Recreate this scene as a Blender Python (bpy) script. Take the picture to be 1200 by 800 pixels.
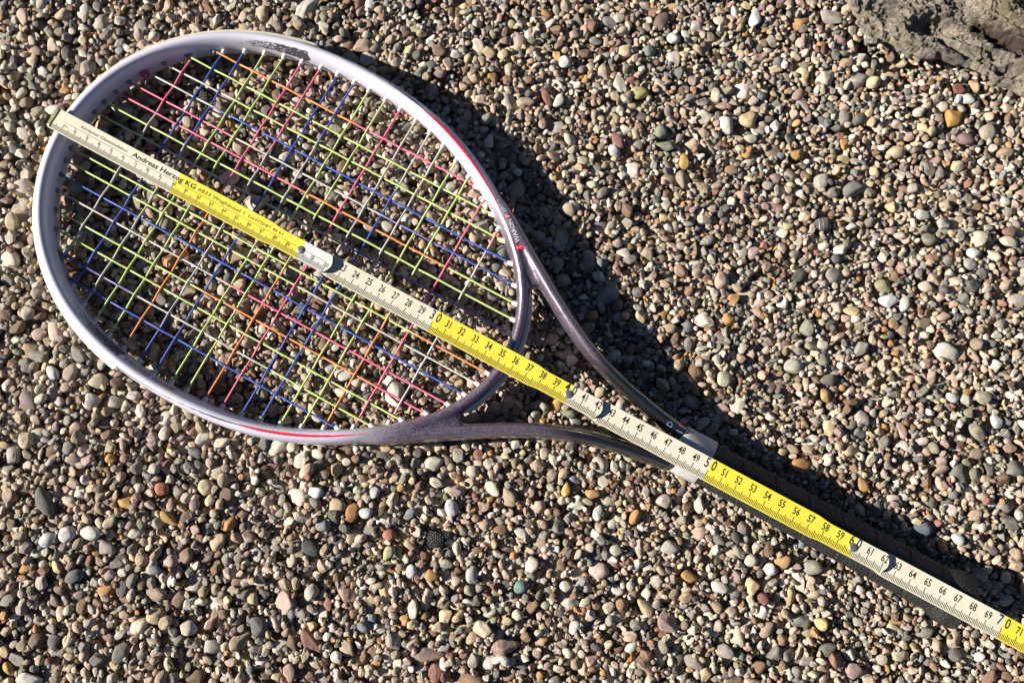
import bpy, bmesh, math, random
import numpy as np
from mathutils import Vector, Matrix, Euler, noise as mnoise
from mathutils.bvhtree import BVHTree

rng = np.random.default_rng(11)
random.seed(5)
scene = bpy.context.scene
for o in list(bpy.data.objects):
    bpy.data.objects.remove(o)
COL = scene.collection

# ------------------------------------------------------------------ camera, sky, sun, exposure
CAM_POS = Vector((0.378455, -0.063440, 0.553614))
CAM_R = Matrix(((0.8781618, 0.4781143, -0.0154454), (0.4695376, -0.8676835, -0.1632784), (-0.0914675, 0.1361326, -0.9864591)))
cam_data = bpy.data.cameras.new('camera')
cam = bpy.data.objects.new('camera', cam_data)
COL.objects.link(cam)
cam_data.sensor_width = 36.0
cam_data.lens = 28.8
cam_data.clip_start = 0.01
cam_data.clip_end = 50
right, down, fwd = CAM_R[0], CAM_R[1], CAM_R[2]
m = Matrix.Identity(4)
for i in range(3):
    m[i][0] = right[i]; m[i][1] = -down[i]; m[i][2] = -fwd[i]; m[i][3] = CAM_POS[i]
cam.matrix_world = m
scene.camera = cam

SUN_AZ = math.radians(28.0)      # direction the shadows run, from +x
SUN_EL = math.radians(26.5)
world = bpy.data.worlds.new('World')
scene.world = world
world.use_nodes = True
nt = world.node_tree
nt.nodes.clear()
sky = nt.nodes.new('ShaderNodeTexSky')
sky.sky_type = 'NISHITA'
sky.sun_disc = False
sky.altitude = 1500
sky.air_density = 0.45
sky.dust_density = 0.05
sky.ozone_density = 1.0
sky.sun_elevation = SUN_EL
sun_dir = Vector((-math.cos(SUN_AZ) * math.cos(SUN_EL), -math.sin(SUN_AZ) * math.cos(SUN_EL), math.sin(SUN_EL)))
sky.sun_rotation = math.atan2(sun_dir.x, sun_dir.y)
bg = nt.nodes.new('ShaderNodeBackground')
bg.inputs['Strength'].default_value = 0.05
wo = nt.nodes.new('ShaderNodeOutputWorld')
nt.links.new(sky.outputs[0], bg.inputs[0])
nt.links.new(bg.outputs[0], wo.inputs[0])
sd = bpy.data.lights.new('sun', 'SUN')
sd.energy = 5.0
sd.angle = math.radians(0.55)
sd.color = (1.0, 0.937, 0.85)
sun = bpy.data.objects.new('sun', sd)
COL.objects.link(sun)
sun.rotation_euler = sun_dir.to_track_quat('Z', 'Y').to_euler()
sun.location = sun_dir * 3
scene.view_settings.view_transform = 'Standard'
scene.view_settings.look = 'None'
scene.view_settings.exposure = 1.12
scene.view_settings.gamma = 1.0
scene.render.engine = 'CYCLES'

def unproject(u, v, z=0.0):
    """a point of the photograph (1200 x 800) on the plane at height z: only used to read off where things lie"""
    d = right * ((u - 600) / 959.95) + down * ((v - 400) / 959.95) + fwd
    return CAM_POS + d * ((z - CAM_POS.z) / d.z)

# ------------------------------------------------------------------ helpers
def srgb(h):
    h = h.lstrip('#')
    c = [int(h[i:i + 2], 16) / 255 for i in (0, 2, 4)]
    return tuple(((x + 0.055) / 1.055) ** 2.4 if x > 0.04045 else x / 12.92 for x in c) + (1.0,)

class NB:
    def __init__(self, name):
        self.mat = bpy.data.materials.new(name)
        self.mat.use_nodes = True
        self.nt = self.mat.node_tree
        self.nt.nodes.clear()
        self.out = self.nt.nodes.new('ShaderNodeOutputMaterial')
        self.p = self.nt.nodes.new('ShaderNodeBsdfPrincipled')
        self.nt.links.new(self.p.outputs[0], self.out.inputs[0])
    def node(self, t, **kw):
        n = self.nt.nodes.new(t)
        for k, v in kw.items():
            if k.startswith('i_'):
                n.inputs[k[2:].replace('_', ' ')].default_value = v
            else:
                setattr(n, k, v)
        return n
    def link(self, a, b):
        self.nt.links.new(a, b)
    def coord(self, kind='Object'):
        return self.node('ShaderNodeTexCoord').outputs[kind]
    def noise(self, vec, scale, detail=3, rough=0.55):
        n = self.node('ShaderNodeTexNoise')
        n.inputs['Scale'].default_value = scale
        n.inputs['Detail'].default_value = detail
        n.inputs['Roughness'].default_value = rough
        if vec is not None:
            self.link(vec, n.inputs['Vector'])
        return n
    def ramp(self, fac, stops, interp='LINEAR'):
        n = self.node('ShaderNodeValToRGB')
        n.color_ramp.interpolation = interp
        e = n.color_ramp.elements
        while len(e) < len(stops):
            e.new(0.5)
        for k, (p, c) in enumerate(stops):
            e[k].position = p
            e[k].color = c if hasattr(c, '__len__') else (c, c, c, 1)
        self.link(fac, n.inputs[0])
        return n.outputs[0]
    def mix(self, a, b, fac, mode='MIX'):
        n = self.node('ShaderNodeMix', data_type='RGBA', blend_type=mode)
        for s, v in ((6, a), (7, b), (0, fac)):
            if isinstance(v, bpy.types.NodeSocket):
                self.link(v, n.inputs[s])
            else:
                n.inputs[s].default_value = v
        return n.outputs[2]
    def math(self, op, a, b=None, clamp=False):
        n = self.node('ShaderNodeMath', operation=op, use_clamp=clamp)
        for s, v in ((0, a), (1, b)):
            if v is None: continue
            if isinstance(v, bpy.types.NodeSocket):
                self.link(v, n.inputs[s])
            else:
                n.inputs[s].default_value = v
        return n.outputs[0]
    def bump(self, h, strength, dist):
        n = self.node('ShaderNodeBump')
        n.inputs['Strength'].default_value = strength
        n.inputs['Distance'].default_value = dist
        self.link(h, n.inputs['Height'])
        self.link(n.outputs[0], self.p.inputs['Normal'])
    def set(self, **kw):
        for k, v in kw.items():
            k = k.replace('_', ' ')
            if isinstance(v, bpy.types.NodeSocket):
                self.link(v, self.p.inputs[k])
            else:
                self.p.inputs[k].default_value = v

def mesh_from(name, verts, faces, smooth=True):
    me = bpy.data.meshes.new(name)
    me.from_pydata([tuple(v) for v in verts], [], [tuple(f) for f in faces])
    me.update()
    if smooth:
        me.polygons.foreach_set('use_smooth', [True] * len(me.polygons))
    return me

def link(name, me, mats, parent=None, label=None, cat=None, group=None, kind=None, loc=None):
    o = bpy.data.objects.new(name, me)
    COL.objects.link(o)
    if me is not None and mats is not None and len(me.materials) == 0:
        for mt in (mats if isinstance(mats, (list, tuple)) else [mats]):
            me.materials.append(mt)
    if parent: o.parent = parent
    if label: o['label'] = label
    if cat: o['category'] = cat
    if group: o['group'] = group
    if kind: o['kind'] = kind
    if loc is not None: o.location = loc
    return o

def tube(path, radius, sides=8, closed=False, caps=True):
    """round tube along a list of points"""
    P = np.array(path, float); n = len(P)
    T = np.roll(P, -1, 0) - np.roll(P, 1, 0) if closed else np.gradient(P, axis=0)
    T /= np.linalg.norm(T, axis=1)[:, None] + 1e-12
    up = np.array([0, 0, 1.0])
    V = []
    for k in range(n):
        u = up if abs(T[k] @ up) < 0.95 else np.array([1.0, 0, 0])
        a = np.cross(T[k], u); a /= np.linalg.norm(a)
        b = np.cross(a, T[k])
        r = radius[k] if hasattr(radius, '__len__') else radius
        for s in range(sides):
            t = 2 * math.pi * s / sides
            V.append(P[k] + r * (math.cos(t) * a + math.sin(t) * b))
    F = []
    m_ = n if closed else n - 1
    for k in range(m_):
        k2 = (k + 1) % n
        for s in range(sides):
            s2 = (s + 1) % sides
            F.append((k * sides + s, k * sides + s2, k2 * sides + s2, k2 * sides + s))
    if caps and not closed:
        F.append(tuple(range(sides - 1, -1, -1)))
        F.append(tuple((n - 1) * sides + s for s in range(sides)))
    return V, F

# ------------------------------------------------------------------ gravel: pebble shapes
def icosphere(sub):
    bm = bmesh.new()
    bmesh.ops.create_icosphere(bm, subdivisions=sub, radius=1.0)
    V = np.array([v.co[:] for v in bm.verts]); V /= np.linalg.norm(V, axis=1)[:, None]
    F = [tuple(v.index for v in f.verts) for f in bm.faces]
    bm.free()
    return V, F
ICO3 = icosphere(4)
def pebble_shape(seed, angular):
    r = np.random.default_rng(seed)
    V, F = ICO3
    n = int(9 + 6 * r.random())
    gi_ = np.arange(n) + .5
    ph_ = np.arccos(1 - 2 * gi_ / n); th_ = math.pi * (1 + 5 ** .5) * gi_
    D = np.stack([np.cos(th_) * np.sin(ph_), np.sin(th_) * np.sin(ph_), np.cos(ph_)], 1) + r.normal(0, .24, (n, 3)); D /= np.linalg.norm(D, axis=1)[:, None]
    D = D @ np.linalg.qr(r.normal(size=(3, 3)))[0]
    h = r.uniform(0.62, 0.98, n) if angular else r.uniform(0.78, 1.05, n)
    k = 16.0 if angular else 6.5
    # smooth minimum over cutting planes: a convex lump with rounded edges
    dots = V @ D.T
    q = np.where(dots > 0.05, h[None, :] / np.maximum(dots, 0.05), 20.0)
    q = np.concatenate([q, np.full((len(V), 1), 1.06)], 1)
    rad = -np.log(np.exp(-k * q).sum(1)) / k
    W = V * rad[:, None]
    off = Vector(r.uniform(-50, 50, 3))
    amp = 0.06 if angular else 0.03
    for i in range(len(W)):
        p = Vector(V[i])
        W[i] *= 1 + amp * (mnoise.noise(p * 1.8 + off) + 0.5 * mnoise.noise(p * 5 + off) + (0.30 if angular else .12) * mnoise.noise(p * 12 + off))
    ext = (W.max(0) - W.min(0)) / 2
    W = (W - (W.max(0) + W.min(0)) / 2) / ext
    return W, F

# distribution of stone colours (real albedo)
PAL = [((.42, .35, .26), 11), ((.34, .27, .185), 11), ((.32, .295, .255), 10), ((.22, .205, .18), 9), ((.12, .115, .105), 5),
       ((.23, .215, .16), 4), ((.44, .345, .28), 9), ((.20, .13, .085), 9), ((.40, .23, .095), 2.4), ((.23, .12, .09), 2),
       ((.54, .485, .40), 13), ((.58, .545, .48), 5), ((.27, .20, .185), 3), ((.18, .195, .20), 1.6), ((.48, .38, .24), 5), ((.40, .29, .225), 6)]
PC = np.array([c for c, w in PAL]); PW = np.array([w for c, w in PAL]); PW = PW / PW.sum()
def tints(n):
    idx = rng.choice(len(PC), n, p=PW)
    c = PC[idx] * rng.uniform(0.72, 1.22, (n, 1)) * np.array([1.03, .99, .955]) * rng.uniform(0.97, 1.03, (n, 3))
    g = c.mean(1, keepdims=True)
    return np.clip(g + (c - g) * 1.03, 0.02, 0.8)

def stone_material(name, tint=None):
    b = NB(name)
    oc = b.coord('Object')
    if tint is None:
        at = b.node('ShaderNodeAttribute', attribute_type='INSTANCER', attribute_name='tint')
        sd_ = b.node('ShaderNodeAttribute', attribute_type='INSTANCER', attribute_name='seed')
        add = b.node('ShaderNodeVectorMath', operation='ADD')
        b.link(oc, add.inputs[0]); b.link(sd_.outputs['Vector'], add.inputs[1])
        vec = add.outputs[0]; col = at.outputs['Color']; sv = sd_.outputs['Fac']
    else:
        rgb = b.node('ShaderNodeRGB'); rgb.outputs[0].default_value = (*tint, 1)
        col = rgb.outputs[0]; vec = oc
        oi = b.node('ShaderNodeObjectInfo')
        add = b.node('ShaderNodeVectorMath', operation='ADD')
        sc_ = b.node('ShaderNodeVectorMath', operation='SCALE')
        b.link(oi.outputs['Location'], sc_.inputs[0]); sc_.inputs['Scale'].default_value = 900
        b.link(oc, add.inputs[0]); b.link(sc_.outputs[0], add.inputs[1]); vec = add.outputs[0]; sv = oi.outputs['Random']
    n1 = b.noise(vec, 1.5, 5, 0.6)
    n2 = b.noise(vec, 7.0, 4, 0.7)
    n3 = b.noise(vec, 22.0, 2, 0.6)
    f = b.ramp(n1.outputs[0], [(0.25, .66), (0.5, 1.0), (0.75, 1.34)])
    c = b.mix(col, f, 1.0, 'MULTIPLY')
    f2 = b.ramp(n2.outputs[0], [(0.3, .74), (0.5, 1.0), (0.72, 1.24)])
    c = b.mix(c, f2, 1.0, 'MULTIPLY')
    # rusty / pale blotches and speckles
    blot = b.ramp(n1.outputs[0], [(0.60, 0.0), (0.72, .5)])
    c = b.mix(c, (.34, .22, .12, 1), b.math('MULTIPLY', blot, 0.6))
    sp = b.ramp(n3.outputs[0], [(0.62, 0.0), (0.70, .55)])
    c = b.mix(c, (.10, .09, .08, 1), b.math('MULTIPLY', sp, .7))
    sp2 = b.ramp(n3.outputs[0], [(0.30, .45), (0.36, 0.0)])
    c = b.mix(c, (.55, .52, .46, 1), b.math('MULTIPLY', sp2, .7))
    # a few veined ones
    wv = b.node('ShaderNodeTexWave'); wv.inputs['Scale'].default_value = .7; wv.inputs['Distortion'].default_value = 6; wv.inputs['Detail'].default_value = 3
    b.link(vec, wv.inputs['Vector'])
    vein = b.ramp(wv.outputs['Fac'], [(0.93, 0.0), (0.99, 1.0)])
    isv = b.math('GREATER_THAN', b.math('FRACT', b.math('MULTIPLY', sv, 7.31)), 0.94)
    c = b.mix(c, (.55, .52, .47, 1), b.math('MULTIPLY', b.math('MULTIPLY', vein, isv), .7))
    b.set(Base_Color=c, Roughness=b.ramp(n2.outputs[0], [(0.3, .5), (0.7, .78)]))
    b.p.inputs['Specular IOR Level'].default_value = 0.42
    h = b.math('ADD', b.math('MULTIPLY', n3.outputs[0], .5), n2.outputs[0])
    b.bump(h, 0.35, 0.12 if tint is None else 0.12)
    return b.mat

ground_b = NB('gravel_bed')
gc = ground_b.coord('Object')
vo = ground_b.node('ShaderNodeTexVoronoi'); vo.inputs['Scale'].default_value = 150
ground_b.link(gc, vo.inputs['Vector'])
hs = ground_b.node('ShaderNodeHueSaturation'); hs.inputs['Saturation'].default_value = .12; hs.inputs['Value'].default_value = .5
ground_b.link(vo.outputs['Color'], hs.inputs['Color'])
gcol = ground_b.mix(hs.outputs[0], (.26, .20, .15, 1), .65)
ground_b.set(Base_Color=gcol, Roughness=.9)
ground_b.bump(vo.outputs['Distance'], 1.0, .004)

# the bed of the gravel, one sheet, gently uneven
gx = np.linspace(-1.9, 2.5, 160); gy = np.linspace(-2.1, 2.1, 160)
V = [(x, y, -0.017 + 0.002 * mnoise.noise(Vector((x * 9, y * 9, 0)))) for y in gy for x in gx]
F = [(j * 160 + i, j * 160 + i + 1, (j + 1) * 160 + i + 1, (j + 1) * 160 + i) for j in range(159) for i in range(159)]
link('ground', mesh_from('ground', V, F), ground_b.mat, kind='structure')

def undul(x, y):
    p = Vector((x * 7.0, y * 7.0, 3.3))
    q = Vector((x * 24.0, y * 24.0, 8.1))
    return -0.0034 + 0.0036 * mnoise.noise(p) + 0.0036 * mnoise.noise(q)
# ------------------------------------------------------------------ racket curves (metres, x along the racket from tip to butt)
CX = [28.3, 46.0, 59.5, 72.8, 86.6, 100.1, 114.2, 127.4, 141.0, 153.2, 167.1, 179.8, 193.7, 206.8, 219.8, 233.2, 246.6, 263.8, 282.9]   # cross strings
CY = [82.7, 96.1, 105.5, 111.3, 114.6, 117.6, 119.0, 120.3, 121.0, 121.2, 120.7, 119.2, 116.8, 113.4, 109.6, 104.5, 98.2, 87.9, 74.2]
MY = [94.8, 82.6, 69.8, 58.3, 46.0, 35.1, 24.8, 15.3]     # main strings, mirrored
MXL = [42.1, 28.1, 12.5, 4.8, -1.3, -4.8, -8.3, -9.3]
MXR = [254.2, 273.6, 287.6, 300.5, 310.3, 316.1, 320.2, 323.2]
X0 = 0.158
pts = [(x, y) for x, y in zip(CX, CY)] + [(x, y) for x, y in zip(MXL, MY)] + [(x, y) for x, y in zip(MXR, MY)] + [(-10.2, 0), (325.2, 0)]
pts = np.array(pts) / 1000
th = np.arctan2(pts[:, 1], pts[:, 0] - X0); rr = np.hypot(pts[:, 1], pts[:, 0] - X0)
A_ = np.stack([np.cos(k * th) for k in range(9)], 1)
A_ = np.vstack([A_, np.diag([0, 0, 0, .0, .05, .08, .12, .2, .3])]); rr = np.r_[rr, np.zeros(9)]
COEF = np.linalg.lstsq(A_, rr, rcond=None)[0]
NR = 720
TH = np.linspace(-math.pi, math.pi, NR, endpoint=False)
def inner(t):
    r = sum(c * np.cos(k * t) for k, c in enumerate(COEF))
    return np.stack([X0 + r * np.cos(t), r * np.sin(t)], -1)
IN = inner(TH)
Tn = np.roll(IN, -1, 0) - np.roll(IN, 1, 0); Tn /= np.linalg.norm(Tn, axis=1)[:, None]
NRM = np.stack([Tn[:, 1], -Tn[:, 0]], 1)        # outward normal
CEN = IN + NRM * 0.0066
ZC = 0.0120
ZS = 0.0120   # string plane
HW, HH = 0.0053, 0.0118
def sstep(a, b, x):
    t = np.clip((x - a) / (b - a), 0, 1); return t * t * (3 - 2 * t)
ARM = np.array([(.262, .0985), (.283, .0868), (.300, .0755), (.318, .0640), (.336, .0525), (.354, .0418), (.372, .0325), (.390, .0253), (.408, .0198), (.426, .0158), (.442, .0128), (.450, .0116), (.457, .0106)])
def resample(P, n):
    P = np.array(P, float); d = np.r_[0, np.cumsum(np.linalg.norm(np.diff(P, axis=0), axis=1))]
    # smooth then resample
    t = np.linspace(0, d[-1], n)
    Q = np.stack([np.interp(t, d, P[:, k]) for k in range(P.shape[1])], 1)
    for _ in range(max(1, n // 12)):
        Q[1:-1] = (Q[:-2] + 2 * Q[1:-1] + Q[2:]) / 4
    return Q
ARMC = resample(ARM, 90)

# ------------------------------------------------------------------ the lie of the gravel: pebbles are dropped one by one on a height map
RES = 0.0007
GX0, GX1, GY0, GY1 = -0.27, 0.86, -0.47, 0.56
NX = int((GX1 - GX0) / RES); NY = int((GY1 - GY0) / RES)
H = np.full((NY, NX), -0.0150, np.float32)
ALW = np.full((NY, NX), 1.0, np.float32)         # what must stay free under the things that lie on the gravel
yy, xx = np.mgrid[0:NY, 0:NX].astype(np.float32)
WX = GX0 + (xx + .5) * RES; WY = GY0 + (yy + .5) * RES
def stamp(x, y, r, z):
    i0 = max(int((x - r - GX0) / RES), 0); i1 = min(int((x + r - GX0) / RES) + 2, NX)
    j0 = max(int((y - r - GY0) / RES), 0); j1 = min(int((y + r - GY0) / RES) + 2, NY)
    s = np.s_[j0:j1, i0:i1]
    k = (WX[s] - x) ** 2 + (WY[s] - y) ** 2 < r * r
    ALW[s][k] = np.minimum(ALW[s][k], z)
for k in range(0, NR, 2): stamp(CEN[k, 0], CEN[k, 1], .0068, .0006)
for p in ARMC:
    for sy in (1, -1): stamp(p[0], sy * p[1], .0068, .0004)
for x in np.arange(.45, .664, .004):
    for y in np.linspace(-.011, .013, 5): stamp(x, y, .0075, -0.0048)
ROCK_POLY = np.array([(.395, .395), (.408, .362), (.424, .338), (.446, .326), (.474, .324), (.508, .336), (.540, .338), (.575, .331), (.62, .325), (.70, .36), (.74, .44), (.70, .55), (.52, .56), (.41, .47)])
def in_poly(P, x, y):
    c = np.zeros(np.shape(x), bool)
    for (x1, y1), (x2, y2) in zip(P, np.roll(P, -1, 0)):
        k = ((y1 > y) != (y2 > y)) & (x < (x2 - x1) * (y - y1) / (y2 - y1 + 1e-12) + x1)
        c ^= k
    return c
rk = in_poly(ROCK_POLY + np.array([.006, .013]), WX, WY)
ALW[rk] = np.minimum(ALW[rk], -.004)
VIEW = np.array([(-.131, .058), (.535, .412), (.718, -.025), (.143, -.341)])
ctr = VIEW.mean(0)
VB = ctr + (VIEW - ctr) * np.array([1.22, 1.25])
MASK = in_poly(VB, WX, WY)
# undulation map
UN = np.array([[undul(GX0 + i * .01, GY0 + j * .01) for i in range(int((GX1 - GX0) / .01) + 3)] for j in range(int((GY1 - GY0) / .01) + 3)])
LIM = UN[np.clip((yy * RES / .01).astype(int), 0, UN.shape[0] - 1), np.clip((xx * RES / .01).astype(int), 0, UN.shape[1] - 1)].astype(np.float32)

def rock_height(x, y):
    P = ROCK_POLY
    # distance to the outline
    d = 9.0
    for (x1, y1), (x2, y2) in zip(P, np.roll(P, -1, 0)):
        vx, vy = x2 - x1, y2 - y1
        t = max(0, min(1, ((x - x1) * vx + (y - y1) * vy) / (vx * vx + vy * vy)))
        d = min(d, math.hypot(x - x1 - t * vx, y - y1 - t * vy))
    ins = bool(in_poly(P, np.array(x), np.array(y)))
    return d if ins else -d
coarse_x = np.linspace(.385, .745, 83); coarse_y = np.linspace(.315, .565, 61)
CD = np.array([[rock_height(x, y) for x in coarse_x] for y in coarse_y])
sl = (WX > .386) & (WX < .744) & (WY > .316) & (WY < .564)
fi = (WX[sl] - .385) / .36 * 82; fj = (WY[sl] - .315) / .25 * 60
dloc = CD[np.clip(np.rint(fj).astype(int), 0, 60), np.clip(np.rint(fi).astype(int), 0, 82)]
LIM[sl] -= (.010 * np.exp(-((dloc + .001) / .006) ** 2) * np.exp(-((WX[sl] - .472) / .040) ** 4)).astype(np.float32)

def eul_mat(e):
    return np.array(Euler(e).to_matrix())
def drop(x, y, ax, R, zfix=None, lim=None):
    """rest an ellipsoid on the height map; returns z or None"""
    M = R @ np.diag(1 / ax ** 2) @ R.T
    S = R @ np.diag(ax ** 2) @ R.T
    ex, ey, ez = math.sqrt(S[0, 0]), math.sqrt(S[1, 1]), math.sqrt(S[2, 2])
    i0 = int((x - ex - GX0) / RES); i1 = int((x + ex - GX0) / RES) + 1
    j0 = int((y - ey - GY0) / RES); j1 = int((y + ey - GY0) / RES) + 1
    if i0 < 0 or j0 < 0 or i1 >= NX or j1 >= NY: return None
    s = np.s_[j0:j1 + 1, i0:i1 + 1]
    dx = (GX0 + (np.arange(i0, i1 + 1) + .5) * RES - x)[None, :]
    dy = (GY0 + (np.arange(j0, j1 + 1) + .5) * RES - y)[:, None]
    q = M[0, 2] * dx + M[1, 2] * dy
    disc = q * q - M[2, 2] * (M[0, 0] * dx * dx + 2 * M[0, 1] * dx * dy + M[1, 1] * dy * dy - 1)
    ok = disc > 0
    if not ok.any(): return None
    sq = np.sqrt(np.maximum(disc, 0))
    lo = (-q - sq) / M[2, 2]; up = (-q + sq) / M[2, 2]
    h = H[s]
    if zfix is None:
        z = float(np.where(ok, h - lo, -9).max()) - .0002
        if z + ez > lim: return None
    else:
        z = zfix
    a = ALW[s]
    if np.where(ok, z + up - a, -9).max() > 0: return None
    np.maximum(h, np.where(ok, z + up, -9), out=h)
    return z

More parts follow.
